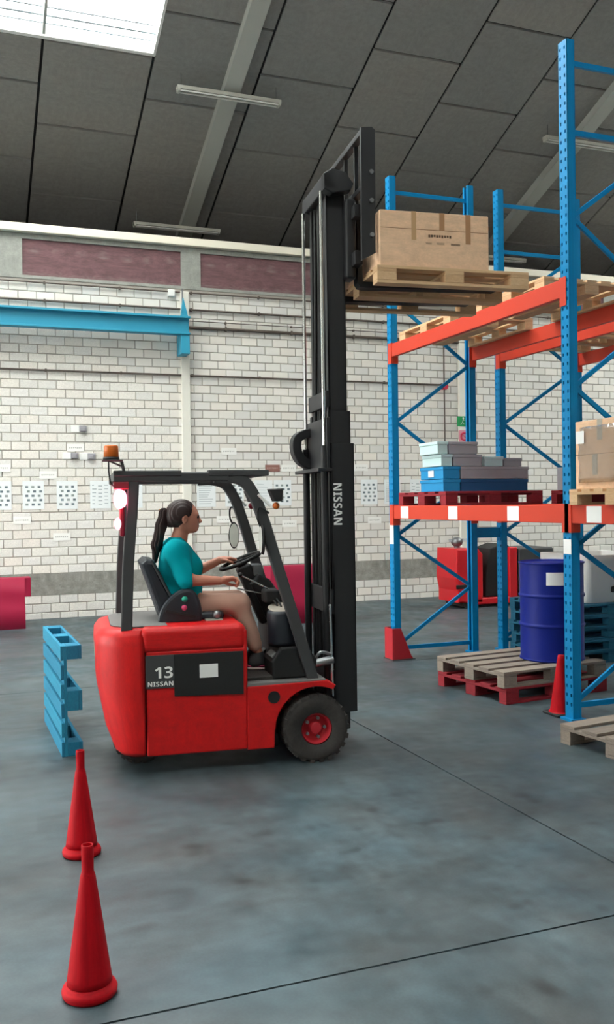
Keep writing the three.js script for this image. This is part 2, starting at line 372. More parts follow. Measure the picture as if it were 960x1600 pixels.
// ---------------------------------------------------------------- pallets (built once per colour, then copied)
function buildPallet(name, mats, { L = 1.2, W = 1.0, H = 0.144, deck = 5, label, category = 'pallet', group }) {
  const t = thing(name, label, category, [0, 0, 0], group);
  const dk = 0.022, st = 0.022, bt = 0.022, bh = H - dk - st - bt, m = (i) => mats[i % mats.length];
  const bw = deck > 5 ? 0.105 : 0.145;
  for (let i = 0; i < deck; i++) { const z = -W / 2 + bw / 2 + i * (W - bw) / (deck - 1); part('deck_board', bx(-L / 2, H - dk, z - bw / 2, L / 2, H, z + bw / 2, 0.003), m(i), t); }
  for (let i = 0; i < 3; i++) { const x = (i - 1) * (L / 2 - 0.0725); part('stringer_board', bx(x - 0.0725, H - dk - st, -W / 2, x + 0.0725, H - dk, W / 2, 0.003), m(i + 1), t); }
  for (let i = 0; i < 3; i++) {
    const z = (i - 1) * (W / 2 - 0.05), hw = i === 1 ? 0.0725 : 0.05;
    part('bottom_board', bx(-L / 2, 0, z - hw, L / 2, bt, z + hw, 0.003), m(i), t);
    for (let k = 0; k < 3; k++) { const x = (k - 1) * (L / 2 - 0.0725); part('block', bx(x - 0.0725, bt, z - hw, x + 0.0725, bt + bh, z + hw, 0.004), m(k + i), t); }
  }
  return t;
}
const place = (t, pos, turn = 0) => { t.position.set(...pos); t.rotation.y = turn; return t; };

// ================================================================ RACKS
const ZA = -9.45, ZB2 = -6.2, ZC = -2.9;
function rack(label, xf, xb, frames, levels, withHoles) {
  const t = thing('pallet_rack', label, 'rack', [xf, 0, frames[0]], 'blue and orange pallet racks');
  const H = 5.52, W = 0.11, D = 0.075;
  frames.forEach((z, fi) => {
    for (const [x, s] of [[xf, 1], [xb, -1]]) {
      const outer = x - s * D / 2, inner = x + s * D / 2;
      // perforated face plate facing out of the rack
      const shp = new THREE.Shape([[-W / 2, 0.02], [W / 2, 0.02], [W / 2, H], [-W / 2, H]].map(([a, b]) => new THREE.Vector2(a, b)));
      if (withHoles && s > 0) for (let y = 0.12; y < H - 0.05; y += 0.075) for (const dz of [-0.028, 0.028]) shp.holes.push(new THREE.Path([[dz - 0.007, y], [dz + 0.007, y], [dz + 0.009, y + 0.026], [dz - 0.009, y + 0.026]].map(([a, b]) => new THREE.Vector2(a, b))));
      const face = new THREE.ExtrudeGeometry(shp, { depth: 0.003, bevelEnabled: false }).rotateY(Math.PI / 2).translate(s > 0 ? outer : outer - 0.003, 0, z);
      const cheeks = [bx(Math.min(outer, inner), 0.02, z - W / 2, Math.max(outer, inner), H, z - W / 2 + 0.004, 0), bx(Math.min(outer, inner), 0.02, z + W / 2 - 0.004, Math.max(outer, inner), H, z + W / 2, 0), bx(inner - 0.003, 0.02, z - W / 2, inner + 0.003, H, z - W / 2 + 0.03, 0), bx(inner - 0.003, 0.02, z + W / 2 - 0.03, inner + 0.003, H, z + W / 2, 0)];
      part('upright', [face, ...cheeks], M.rackBlue, t);
      part('foot_plate', bx(x - 0.07, 0, z - 0.075, x + 0.07, 0.02, z + 0.075, 0), M.rackBlue, t);
    }
    for (const y of [0.12, 4.79, 5.35]) part('horizontal_brace', bar([xf + 0.03, y, z], [xb - 0.03, y, z], 0.03, 0.045), M.rackBlue, t);
    const ys = [0.16, 0.79, 1.42, 2.05, 2.72, 3.4, 4.1, 4.79];
    for (let i = 0; i < ys.length - 1; i++) { const a = i % 2 ? xb - 0.03 : xf + 0.03, b = i % 2 ? xf + 0.03 : xb - 0.03; part('diagonal_brace', bar([a, ys[i], z + 0.012], [b, ys[i + 1], z + 0.012], 0.025, 0.04), M.rackBlue, t); }
  });
  for (let i = 0; i < frames.length - 1; i++) for (const y of i ? levels.slice(0, 1) : levels) for (const [x, s] of [[xf, -1], [xb, 1]]) {
    const z0 = frames[i] + W / 2, z1 = frames[i + 1] - W / 2, xo = x + s * 0.012;
    const b = part('beam', bx(xo - 0.025, y - 0.075, z0, xo + 0.025, y + 0.075, z1, 0.006), M.rackOrange, t);
    [z0, z1].forEach((z, k) => part('beam_connector', [bx(x - 0.045, y - 0.15, z - (k ? 0.006 : 0), x + 0.045, y + 0.085, z + (k ? 0 : 0.006), 0), bx(x + s * 0.042, y - 0.15, z - (k ? 0.003 : 0.08), x + s * 0.046, y + 0.085, z + (k ? 0.08 : 0.003), 0)], M.rackOrange, b));
    if (s < 0 && y < 2) for (const f of i ? [0.06, 0.4] : [0.06, 0.4, 0.74]) part('location_label', bx(xo - 0.027, y - 0.065, z0 + (z1 - z0) * f, xo - 0.0255, y + 0.065, z0 + (z1 - z0) * f + 0.18, 0), M.paper, b, 'white location label');
  }
  return t;
}
const rackA = rack('blue pallet rack with orange beams nearest the forklift, carrying the stacked blue and grey boxes', 4.655, 5.68, [ZA, ZB2, ZC], [1.685, 3.53], true);
const rackB = rack('blue pallet rack with orange beams standing back to back behind the first rack', 6.09, 7.2, [ZA, ZB2, ZC], [1.685, 3.53], true);
part('row_spacer', [bx(5.72, 1.36, ZA - 0.03, 6.05, 1.48, ZA + 0.03, 0)], M.rackBlue, rackA);
for (const z of [ZA, ZB2]) part('upright_label', bx(4.615, z === ZA ? 1.32 : 1.36, z - 0.05, 4.6165, z === ZA ? 1.56 : 1.48, z + 0.05, 0), M.paper, rackA, 'white paper label');
function guard(label, x, z, turn) {   // red steel corner guard in front of an upright
  const t = thing('upright_guard', label, 'rack guard', [x, 0, z], 'red upright guards');
  const th = 0.012, h = 0.36;
  part('side_plate', slabXY([[x - 0.13, 0], [x + 0.13, 0], [x + 0.1, 0.04], [x - 0.03, h], [x - 0.13, h]], z + 0.09, z + 0.09 + th, 0.002), M.guardRed, t);
  part('side_plate', slabXY([[x - 0.13, 0], [x + 0.13, 0], [x + 0.1, 0.04], [x - 0.03, h], [x - 0.13, h]], z - 0.09 - th, z - 0.09, 0.002), M.guardRed, t);
  part('front_plate', bx(x - 0.14, 0.0, z - 0.1, x - 0.128, h, z + 0.1, 0.002), M.guardRed, t);
  part('base_plate', bx(x - 0.15, 0, z - 0.12, x + 0.14, 0.01, z + 0.12, 0), M.truckGrey, t);
  t.rotation.y = turn; return t;
}
guard('red steel guard at the foot of the far rack post', 4.69, ZA + 0.02, 0);
{ // cone with a black foot tucked behind the near upright
  const x = 4.69, z = -6.4, t = thing('traffic_cone', 'red cone with a square black foot tucked behind the near rack upright', 'cone', [x, 0, z], 'red traffic cones');
  part('cone_body', lathe([[0.0, 0.5], [0.026, 0.5], [0.032, 0.47], [0.095, 0.04], [0.11, 0.025]]).translate(x, 0, z), M.coneRed, t);
  part('base_plate', bx(x - 0.115, 0, z - 0.115, x + 0.115, 0.026, z + 0.115, 0.01), M.black, t, 'black rubber foot');
}

// ---- pallets on and under the racks
const pOld = buildPallet('wooden_pallet', M.woodOld, { W: 1.03, deck: 5, label: 'weathered wooden pallet under the blue drum, on top of the red pallet', group: 'weathered wooden pallets' });
place(pOld, [4.99, 0.144, -7.46], 0.1);
const pRed = buildPallet('red_pallet', M.woodRed, { W: 1.03, deck: 5, label: 'red pallet on the floor beneath the wooden pallet that carries the drum', group: 'red pallets' });
place(pRed, [5.0, 0, -7.46], 0.11);
copyOf(pOld, 'weathered wooden pallet on the floor in front of the near rack upright', [4.79, 0, -5.22], 0.12);
copyOf(pRed, 'red pallet on the lower shelf carrying the stacked blue and grey boxes', [5.23, 1.76, -8.76], 0.02);
copyOf(pRed, 'dark red pallet on the lower shelf of the back rack, behind the near upright', [6.66, 1.76, -7.9], 0);
const pNew = buildPallet('wooden_pallet', M.woodNew, { W: 1.0, H: 0.125, deck: 7, L: 1.16, label: 'pale wooden pallet raised on the forks under the cardboard carton', group: 'pale wooden pallets' });
const liftPallet = pNew;
copyOf(pNew, 'pale wooden pallet on the lower shelf under the film-wrapped cartons', [5.16, 1.76, -5.62], 0.01);
copyOf(pNew, 'pale wooden pallet on the upper shelf at the far rack post', [5.2, 3.605, -8.78], Math.PI / 2);
copyOf(pNew, 'pale wooden pallet on the upper shelf next to the near rack post', [5.22, 3.605, -7.2], Math.PI / 2);
copyOf(pNew, 'pale wooden pallet on the upper shelf of the back rack, seen past the near upright', [6.7, 3.605, -7.5], 0.03);
copyOf(pNew, 'pale wooden pallet on the upper shelf of the back rack near its far post', [6.66, 3.605, -8.82], 0);
single('red_box', bx(6.55, 3.73, -7.5, 6.9, 3.9, -7.1, 0.01), M.barrierRed, 'small dark red box on the back upper shelf pallet', 'box', null, [6.7, 3.73, -7.3]);

// ---- boxes on the red shelf pallet
{
  const y0 = 1.904, cart = (name, m, x0, x1, h0, h1, z0, z1, label, cat = 'box', front) => {
    const t = thing(name, label, cat, [(x0 + x1) / 2, h0, (z0 + z1) / 2], 'boxes on the red shelf pallet');
    part('body', bx(x0, h0, z0, x1, h1, z1, 0.006), m, t);
    part('lid', bx(x0 - 0.006, h1 - 0.03, z0 - 0.006, x1 + 0.006, h1 + 0.002, z1 + 0.006, 0.004), m, t);
    if (front) part('front_label', bx(x0 - 0.009, (h0 + h1) / 2 - 0.04, (z0 + z1) / 2 - 0.06, x0 - 0.007, (h0 + h1) / 2 + 0.03, (z0 + z1) / 2 + 0.06, 0), M.paper, t);
    return t;
  };
  const za = -9.02, zb = -8.42, X = 4.72;
  cart('storage_carton', M.boxNavy, X + 0.215, 5.76, y0, y0 + 0.125, za, zb, 'dark blue flat carton at the bottom of the shelf stack');
  cart('storage_carton', M.boxBlue, X, X + 0.2, y0, y0 + 0.125, za + 0.1, zb, 'bright blue carton with pale edge at the bottom front of the shelf stack');
  cart('storage_carton', M.boxBlue, X, X + 0.2, y0 + 0.132, y0 + 0.26, za + 0.1, zb, 'bright blue carton with white label, second from the bottom at the stack front', 'box', true);
  cart('storage_carton', M.boxGrey, X + 0.215, 5.77, y0 + 0.132, y0 + 0.26, za, zb, 'long grey carton lying on the dark blue carton');
  cart('storage_carton', M.boxPale, X - 0.01, X + 0.12, y0 + 0.267, y0 + 0.39, za + 0.16, zb - 0.02, 'pale mint carton end above the bright blue cartons');
  cart('storage_carton', M.boxGrey, X + 0.135, 5.2, y0 + 0.267, y0 + 0.39, za, zb - 0.02, 'grey carton in the third layer, under the topmost grey carton');
  cart('storage_carton', M.boxPale, X - 0.04, X + 0.08, y0 + 0.397, y0 + 0.525, za + 0.16, zb - 0.04, 'topmost pale mint carton end of the shelf stack');
  cart('storage_carton', M.boxGrey, X + 0.095, 5.16, y0 + 0.397, y0 + 0.525, za, zb - 0.04, 'topmost grey carton of the shelf stack');
  cart('storage_carton', M.boxPale, 5.24, 5.47, y0 + 0.267, y0 + 0.37, za, zb - 0.03, 'pale mint carton beside the blue upright, on the long grey carton');
  cart('storage_carton', M.boxGrey, 5.49, 5.72, y0 + 0.267, y0 + 0.355, za, zb - 0.05, 'small grey carton at the right end of the long grey carton');
}
// ---- film-wrapped cartons on the near shelf pallet
{
  const y0 = 1.885;
  const c = (x0, x1, a, b, z0, z1, label, m = M.cardboard) => { const t = thing('wrapped_carton', label, 'box', [(x0 + x1) / 2, a, (z0 + z1) / 2], 'cartons wrapped in film'); part('carton', bx(x0, a, z0, x1, b, z1, 0.006), m, t); part('tape', bx(x0 - 0.002, b - 0.16, (z0 + z1) / 2 - 0.03, x0 + 0.02, b + 0.001, (z0 + z1) / 2 + 0.03, 0), M.beige, t); return t; };
  c(4.63, 5.65, y0, y0 + 0.27, -6.1, -5.62, 'lower film-wrapped carton next to the near upright');
  c(4.63, 5.65, y0, y0 + 0.27, -5.6, -5.12, 'lower brown carton at the frame edge, beside the wrapped cartons');
  c(4.63, 5.65, y0 + 0.272, y0 + 0.54, -6.1, -5.5, 'upper film-wrapped carton with a white paper next to the near upright');
  single('paper_note', bx(4.604, y0 + 0.36, -6.06, 4.606, y0 + 0.46, -5.96, 0), M.paper, 'white paper stuck to the upper wrapped carton', 'paper', null, [4.605, y0 + 0.41, -6.01]);
  const f = []; const ring = (y, w, k) => Array.from({ length: 48 }, (_, i) => { const a = i / 48 * Math.PI * 2, c0 = Math.cos(a), s0 = Math.sin(a), q = Math.pow(Math.pow(Math.abs(c0), 8) + Math.pow(Math.abs(s0), 8), -1 / 8), d = 1 + 0.016 * noise3(i * 0.9, y * 16, k); return [5.14 + c0 * q * (0.525 + w) * d, y, -5.8 + s0 * q * (0.315 + w) * d]; });
  for (let i = 0; i < 12; i++) f.push(ring(y0 + 0.05 + i * 0.04, 0.004, 3));
  single('wrapping_film', loft(f), M.film, 'clear glossy wrapping film stretched around the shelf cartons', 'film', null, [5.14, y0 + 0.05, -5.8]);
  const g2 = (x0, x1, a, b, label) => { const t = thing('wrapped_carton', label, 'box', [(x0 + x1) / 2, a, -7.95], 'cartons wrapped in film'); part('carton', bx(x0, a, -8.42, x1, b, -7.5, 0.01), M.boxGrey, t); part('tape', bx(x0 - 0.002, b - 0.1, -8.0, x0 + 0.02, b + 0.001, -7.9, 0), M.beige, t); return t; };
  g2(6.14, 7.1, 1.904, y0 + 0.27, 'grey wrapped carton on the dark red shelf pallet of the back rack');
  g2(6.24, 7.05, y0 + 0.272, y0 + 0.55, 'upper grey wrapped carton on the back rack, left of the near upright');
}
// ---- drum
{
  const x = 5.27, z = -7.33, y0 = 0.288, R = 0.3, h = 0.93, t = thing('steel_drum', 'dark blue steel drum with a white label standing on the wooden pallet', 'drum', [x, y0, z]);
  const p = [[0, 0.012], [R - 0.02, 0.012], [R - 0.012, 0], [R + 0.004, 0.004], [R + 0.006, 0.016], [R - 0.004, 0.024]];
  for (const c of [h * 0.36, h * 0.66]) p.push([R - 0.004, c - 0.022], [R + 0.004, c - 0.012], [R + 0.01, c], [R + 0.004, c + 0.012], [R - 0.004, c + 0.022]);
  p.push([R - 0.004, h - 0.024], [R + 0.006, h - 0.016], [R + 0.006, h - 0.004], [R - 0.006, h], [R - 0.014, h - 0.016], [0, h - 0.018]);
  part('shell', lathe(p, 56).translate(x, y0, z), M.drumBlue, t);
  part('bung', cyl([x + 0.16, y0 + h - 0.02, z + 0.05], [x + 0.16, y0 + h, z + 0.05], 0.035), M.zinc, t);
  part('paper_label', new THREE.CylinderGeometry(R + 0.001, R + 0.001, 0.12, 24, 1, true, -0.78, 0.62).translate(x, y0 + h - 0.15, z), M.paper, t, 'white paper label');
}
// ---- teal pallets stacked behind the drum, a white tub on top
{
  const p = buildPallet('teal_pallet', M.woodTeal, { W: 1.1, H: 0.13, deck: 7, label: 'teal pallet at the bottom of the stack behind the drum', group: 'teal pallets behind the drum' });
  place(p, [6.7, 0, -8.76], 0.02);
  copyOf(p, 'teal pallet second from the bottom of the stack behind the drum', [6.71, 0.13, -8.75], 0);
  copyOf(p, 'teal pallet in the middle of the stack behind the drum', [6.69, 0.26, -8.77], 0.03);
  copyOf(p, 'teal pallet second from the top of the stack behind the drum', [6.71, 0.39, -8.76], 0.01);
  copyOf(p, 'topmost teal pallet of the stack behind the drum', [6.7, 0.52, -8.76], 0.02);
  const x = 6.86, z = -8.7, t = thing('plastic_tub', 'white plastic tub with a dark handle slot on the teal pallets', 'container', [x, 0.65, z]);
  const rect = (w, d, y, r = 0.07) => { const o = []; for (let q = 0; q < 4; q++) for (let k = 0; k <= 5; k++) { const a = (q + k / 5) * Math.PI / 2, cx = (q === 0 || q === 3 ? 1 : -1) * (w - r), cz = (q < 2 ? 1 : -1) * (d - r); o.push([x + cx + r * Math.cos(a), y, z + cz + r * Math.sin(a)]); } return o; };
  part('body', loft([rect(0.4, 0.38, 0.65), rect(0.44, 0.42, 1.1), rect(0.47, 0.45, 1.105), rect(0.47, 0.45, 1.18), rect(0.41, 0.39, 1.18), rect(0.38, 0.36, 0.75)]), M.white, t);
  part('handle_slot', bx(x - 0.1, 0.76, z + 0.37, x + 0.24, 0.83, z + 0.41, 0.02), M.black, t);
}

// ================================================================ WALL FITTINGS
// ---- blue runway beam with its end bracket
{
  const t = thing('crane_beam', 'long blue steel crane beam fixed across the block wall', 'steel beam', [0, 4.3, -14.9]);
  part('web', bx(-6, 4.64, -14.93, 3.59, 4.9, -14.9, 0.004), M.craneBlue, t);
  part('top_flange', bx(-6, 4.885, -15.02, 3.6, 4.92, -14.82, 0.004), M.craneBlue, t);
  part('bottom_flange', bx(-6, 4.62, -15.02, 3.6, 4.65, -14.84, 0.004), M.craneBlue, t);
  for (const x of [3.52, -2.4]) {
    part('wall_bracket', [bx(x - 0.075, 4.3, -15.18, x + 0.075, 4.62, -14.86, 0.01), bx(x - 0.07, 4.5, -15.16, x + 0.075, 4.93, -15.1, 0.005)], M.craneBlue, t);
    part('gusset', new THREE.ExtrudeGeometry(new THREE.Shape([[-0.04, 4.92], [0.085, 4.92], [0.0, 5.26]].map(([a, b]) => new THREE.Vector2(a, b))), { depth: 0.08, bevelEnabled: false }).translate(x, 0, -15.06), M.craneBlue, t);
    part('tie_rod', cyl([x, 4.92, -15.05], [x, 5.42, -15.05], 0.012), M.zinc, t);
  }
}
// ---- conduits
function conduit(y, r, x0, x1, label) {
  const t = thing('conduit_pipe', label, 'pipe', [x0, y, WZ + 0.04], 'conduits along the block wall');
  part('pipe', cyl([x0, y, WZ + 0.036], [x1, y, WZ + 0.036], r, r, 10), M.conduit, t);
  for (let x = Math.ceil(x0) + 0.3; x < x1; x += 1.2) part('pipe_clip', bx(x - 0.015, y - r - 0.008, WZ + 0.003, x + 0.015, y + r + 0.008, WZ + 0.035 + r, 0), M.conduit, t);
  return t;
}
conduit(5.385, 0.014, -5, 17, 'topmost thin dark conduit just under the maroon panels');
conduit(5.1, 0.018, -5, 17, 'dark conduit running just above the blue crane beam');
conduit(4.91, 0.008, 3.62, 17, 'thinner cable of the pair leaving the end of the blue crane beam');
conduit(4.8, 0.026, 3.62, 17, 'thick dark pipe leaving the end of the blue crane beam');
conduit(3.99, 0.014, -5, 8.62, 'lowest horizontal conduit crossing the block wall');
{ const t = thing('drop_pipe', 'thin vertical pipe with a red valve beside the white wall post', 'pipe', [8.55, 2.2, WZ + 0.03]); part('pipe', cyl([8.55, 2.2, WZ + 0.03], [8.55, 4.85, WZ + 0.03], 0.014, 0.014, 10), M.conduit, t); part('valve', [cyl([8.55, 3.95, WZ + 0.03], [8.55, 3.95, WZ + 0.1], 0.05), bx(8.5, 3.9, WZ + 0.0, 8.6, 4.0, WZ + 0.06, 0.01)], M.signRed, t, 'red valve'); }
{ const t = thing('junction_box', 'small white junction box beside the crane beam bracket', 'junction box', [3.37, 5.36, WZ]); part('housing', bx(3.3, 5.3, WZ - 0.002, 3.42, 5.42, WZ + 0.06, 0.01), M.white, t); part('cover', bx(3.31, 5.31, WZ + 0.06, 3.41, 5.41, WZ + 0.068, 0.003), M.white, t); }

// ---- posters and small notices
function posterTex(kind) {
  return canvasTex(132, 180, (c, w, h) => {
    c.fillStyle = '#e6eaea'; c.fillRect(0, 0, w, h); c.fillStyle = '#8c979a';
    if (kind === 0) for (let j = 0; j < 5; j++) for (let i = 0; i < 3; i++) { c.fillStyle = ['#6d7c80', '#87928f', '#5d6b72'][(i + j) % 3]; c.fillRect(16 + i * 38 + (j % 2) * 10, 30 + j * 28, 18, 14); }
    if (kind === 1) for (let j = 0; j < 6; j++) { c.fillRect(14, 26 + j * 24, 10 + (j * 17) % 20, 5); c.fillRect(52, 30 + j * 24, 26, 5); c.fillRect(92, 26 + j * 24, 24, 4); }
    if (kind === 2) { c.strokeStyle = '#b4bec0'; c.lineWidth = 3; for (let j = 0; j < 7; j++) { c.beginPath(); c.moveTo(16, 26 + j * 21); c.lineTo(70 + (j * 29) % 46, 30 + j * 20); c.stroke(); } }
    if (kind === 3) { for (let j = 0; j < 10; j++) c.fillRect(14, 22 + j * 15, 60 + (j * 37) % 44, 3); }
  });
}
const posterMats = [0, 1, 2, 3].map((k) => new THREE.MeshStandardMaterial({ map: posterTex(k), roughness: 0.7 }));
const posterGeo = new THREE.BoxGeometry(0.33, 0.45, 0.004);
[[0.58, 0, 'partly cut poster of small pictures at the frame edge'], [1.08, 0, 'wall poster with rows of small dark pictures, second along the row'], [1.605, 0, 'wall poster with rows of small dark pictures, third along the row'], [2.135, 1, 'white wall poster with lines of small marks, fourth along the row'], [2.66, 2, 'pale wall poster with faint lines behind the tail lamp'],
  [3.92, 3, 'pale printed wall poster above the driver, beside the white post'], [4.42, 0, 'white wall poster seen between the front legs of the cab'], [4.95, 2, 'wall poster behind the near work lamp'], [5.3, 0, 'wall poster with dark dots next to the mast'], [6.98, 0, 'wall poster with scattered dark dots between mast and rack'], [7.45, 3, 'wall poster partly behind the far rack post'], [7.98, 1, 'wall poster beside the blue shelf boxes']].forEach(([x, k, label]) => {
  const m = shade(new THREE.Mesh(posterGeo, posterMats[k])); m.name = numbered('wall_poster'); m.position.set(x, 1.985, WZ + 0.005); scene.add(m); tag(m, label, 'poster', 'posters on the block wall');
});
function plateTex(bg, fg) { return canvasTex(128, 60, (c, w, h) => { c.fillStyle = bg; c.fillRect(0, 0, w, h); c.fillStyle = fg; for (let i = 0; i < 7; i++) c.fillRect(16 + i * 14, 24, 9, 12 - (i * 5) % 4); }); }
const plates = { white: new THREE.MeshStandardMaterial({ map: plateTex('#ecebe6', '#b9b8b2'), roughness: 0.7 }), red: new THREE.MeshStandardMaterial({ map: plateTex('#a8404c', '#d8b4b4'), roughness: 0.7 }), orange: new THREE.MeshStandardMaterial({ map: plateTex('#dc8a34', '#e8a85c'), roughness: 0.7 }), brown: new THREE.MeshStandardMaterial({ map: plateTex('#8d6258', '#b59a90'), roughness: 0.7 }) };
const plateGeo = new THREE.BoxGeometry(0.27, 0.12, 0.006);
[[0.6, 2.42, 'white', 'small white notice above the partly cut poster'], [1.31, 2.31, 'white', 'small white notice above the second poster'], [0.9, 1.59, 'white', 'small white notice below the first posters'], [1.51, 1.31, 'white', 'lowest small white notice below the posters'], [1.75, 2.75, 'white', 'small white notice between the wall sockets'],
  [4.33, 2.71, 'white', 'small white notice above the cab roof'], [4.23, 1.54, 'white', 'small white notice in front of the driver face'], [5.42, 1.44, 'white', 'small white notice between the cab leg and the mast'], [6.82, 2.43, 'white', 'small white notice between mast and rack, above the dotted poster'], [7.08, 1.47, 'white', 'small white notice between mast and rack, below the dotted poster'],
  [2.49, 1.5, 'red', 'red notice plate beside the forklift tail lamp'], [3.24, 1.67, 'orange', 'orange notice plate behind the driver ponytail'], [5.12, 2.42, 'brown', 'brownish notice plate above the cab front'], [5.42, 2.42, 'white', 'white notice with pink print beside the mast']].forEach(([x, y, k, label]) => {
  const m = shade(new THREE.Mesh(plateGeo, plates[k])); m.name = numbered('wall_notice'); m.position.set(x, y, WZ + 0.007); scene.add(m); tag(m, label, 'sign', 'notices on the block wall');
});
for (const [x, y, label] of [[1.84, 3.06, 'grey wall socket with white plate, highest above the posters'], [1.7, 2.62, 'lower grey wall socket just under the white notice'], [1.97, 2.61, 'lower grey wall socket farthest along the wall, above the fourth poster']]) {
  const t = thing('wall_socket', label, 'socket', [x, y, WZ]); part('back_plate', bx(x - 0.16, y - 0.055, WZ - 0.002, x - 0.03, y + 0.055, WZ + 0.012, 0.004), M.white, t); part('socket_body', bx(x - 0.03, y - 0.05, WZ - 0.002, x + 0.09, y + 0.05, WZ + 0.05, 0.01), M.boxGrey, t); part('socket_cover', bx(x - 0.015, y - 0.04, WZ + 0.048, x + 0.06, y + 0.02, WZ + 0.062, 0.006), M.boxGrey, t);
}
// ---- exit sign and fire sign on the second post
{
  const t = thing('exit_sign', 'green running-man exit sign on the white wall post', 'sign', [8.94, 3.3, WZ + 0.06]), z = WZ + 0.06;
  part('plate', bx(8.8, 3.21, z, 9.08, 3.4, z + 0.008, 0), M.green, t);
  part('running_figure', [cyl([8.93, 3.365, z + 0.006], [8.93, 3.365, z + 0.011], 0.016), bar([8.93, 3.35, z + 0.009], [8.91, 3.29, z + 0.009], 0.003, 0.022, [0, 0, 1]), bar([8.91, 3.29, z + 0.009], [8.95, 3.25, z + 0.009], 0.003, 0.014, [0, 0, 1]), bar([8.91, 3.29, z + 0.009], [8.87, 3.24, z + 0.009], 0.003, 0.014, [0, 0, 1]), bar([8.93, 3.34, z + 0.009], [8.97, 3.32, z + 0.009], 0.003, 0.012, [0, 0, 1])], M.white, t);
  part('door_mark', bx(9.0, 3.235, z + 0.008, 9.055, 3.38, z + 0.011, 0), M.white, t);
  const f = thing('fire_sign', 'red and white round-symbol sign under the exit sign', 'sign', [8.95, 3.02, z]);
  part('plate', bx(8.83, 2.9, z, 9.07, 3.14, z + 0.006, 0), mat(0xd08a96, 0.7), f);
  part('ring', new THREE.TorusGeometry(0.07, 0.018, 8, 24).scale(1, 1, 0.3).translate(8.95, 3.02, z + 0.008), M.signRed, f);
  part('slash', bar([8.91, 3.06, z + 0.008], [8.99, 2.98, z + 0.008], 0.006, 0.02, [0, 0, 1]), M.signRed, f);
}
// ---- fluorescent fittings under the roof beams
function fitting(x, z, len, hang, label) {
  const y = roofY(z) - hang, t = thing('tube_light', label, 'lamp', [x, y, z], 'fluorescent fittings under the roof beams');
  part('housing', slabXY([[x - len / 2, y + 0.03], [x + len / 2, y + 0.03], [x + len / 2, y + 0.09], [x - len / 2, y + 0.09]], z - 0.07, z + 0.07, 0.006), M.fixture, t);
  for (const d of [-0.045, 0.045]) { part('tube', cyl([x - len / 2 + 0.04, y + 0.012, z + d], [x + len / 2 - 0.04, y + 0.012, z + d], 0.014, 0.014, 10), M.tubeLamp, t); }
  for (const s of [-1, 1]) part('end_cap', bx(x + s * (len / 2 - 0.03) - 0.02, y - 0.004, z - 0.07, x + s * (len / 2 - 0.03) + 0.02, y + 0.04, z + 0.07, 0.004), M.fixture, t);
  for (const s of [-1, 1]) part('suspension_wire', cyl([x + s * len * 0.46, y + 0.09, z], [x + s * len * 0.46, roofY(z), z], 0.005, 0.005, 6), M.zinc, t);
  return t;
}
fitting(3.68 * RS, -12.6 * RS, 1.53 * RS, 0.27 * RS, 'grey tube light crossing the roof beam near the skylight');
fitting(3.52 * RS, -15.36 * RS, 1.5 * RS, 0.26 * RS, 'grey tube light hanging just above the wall ledge in the dark eave');
fitting(9.7 * RS, -12.5 * RS, 1.5 * RS, 0.27 * RS, 'grey tube light crossing the roof beam behind the near rack upright');
fitting(9.75 * RS, -15.36 * RS, 1.5 * RS, 0.26 * RS, 'grey tube light above the ledge behind the rack');

// ================================================================ FLOOR THINGS
// ---- cones
function cone(label, x, z, h, turn) {
  const t = thing('traffic_cone', label, 'cone', [x, 0, z], 'red traffic cones'), s = h / 0.56;
  part('cone_body', lathe([[0.058, 0.045], [0.083, 0.05], [0.08, 0.075], [0.028, 0.44], [0.024, 0.452], [0.022, 0.46], [0.0225, 0.545], [0.0215, 0.555], [0.017, 0.555], [0.016, 0.5], [0.016, 0.45]].map(([r, y]) => [r * s, y * s]), 40).translate(x, 0, z), M.coneRed, t);
  part('base_ring', lathe([[0.03, 0.0], [0.094, 0.0], [0.1, 0.008], [0.102, 0.022], [0.097, 0.034], [0.085, 0.04], [0.082, 0.05], [0.055, 0.05]].map(([r, y]) => [r * s, y * s]), 40).translate(x, 0, z), M.coneRed, t);
  t.rotation.y = turn; return t;
}
cone('red traffic cone nearest the camera, in front of the other cone', 0.415, -3.44, 0.56, 0.3);
cone('red traffic cone behind, beside the rear of the forklift', 0.555, -4.84, 0.545, 1.2);
// ---- blue pallet standing on its long edge
{
  const t = buildPallet('blue_pallet', M.woodBlue, { L: 1.2, W: 0.8, H: 0.15, deck: 6, label: 'bright blue pallet standing upright on edge behind the forklift' });
  // stand it up: boards turned vertical, deck facing away from the truck
  const g = new THREE.Matrix4().makeBasis(V(0, 0, -1), V(-1, 0, 0), V(0, 1, 0));
  t.traverse((o) => { if (o.isMesh) o.geometry.applyMatrix4(g); });
  t.position.set(0.785, 0.4, -7.36); t.rotation.y = 0.02;
}
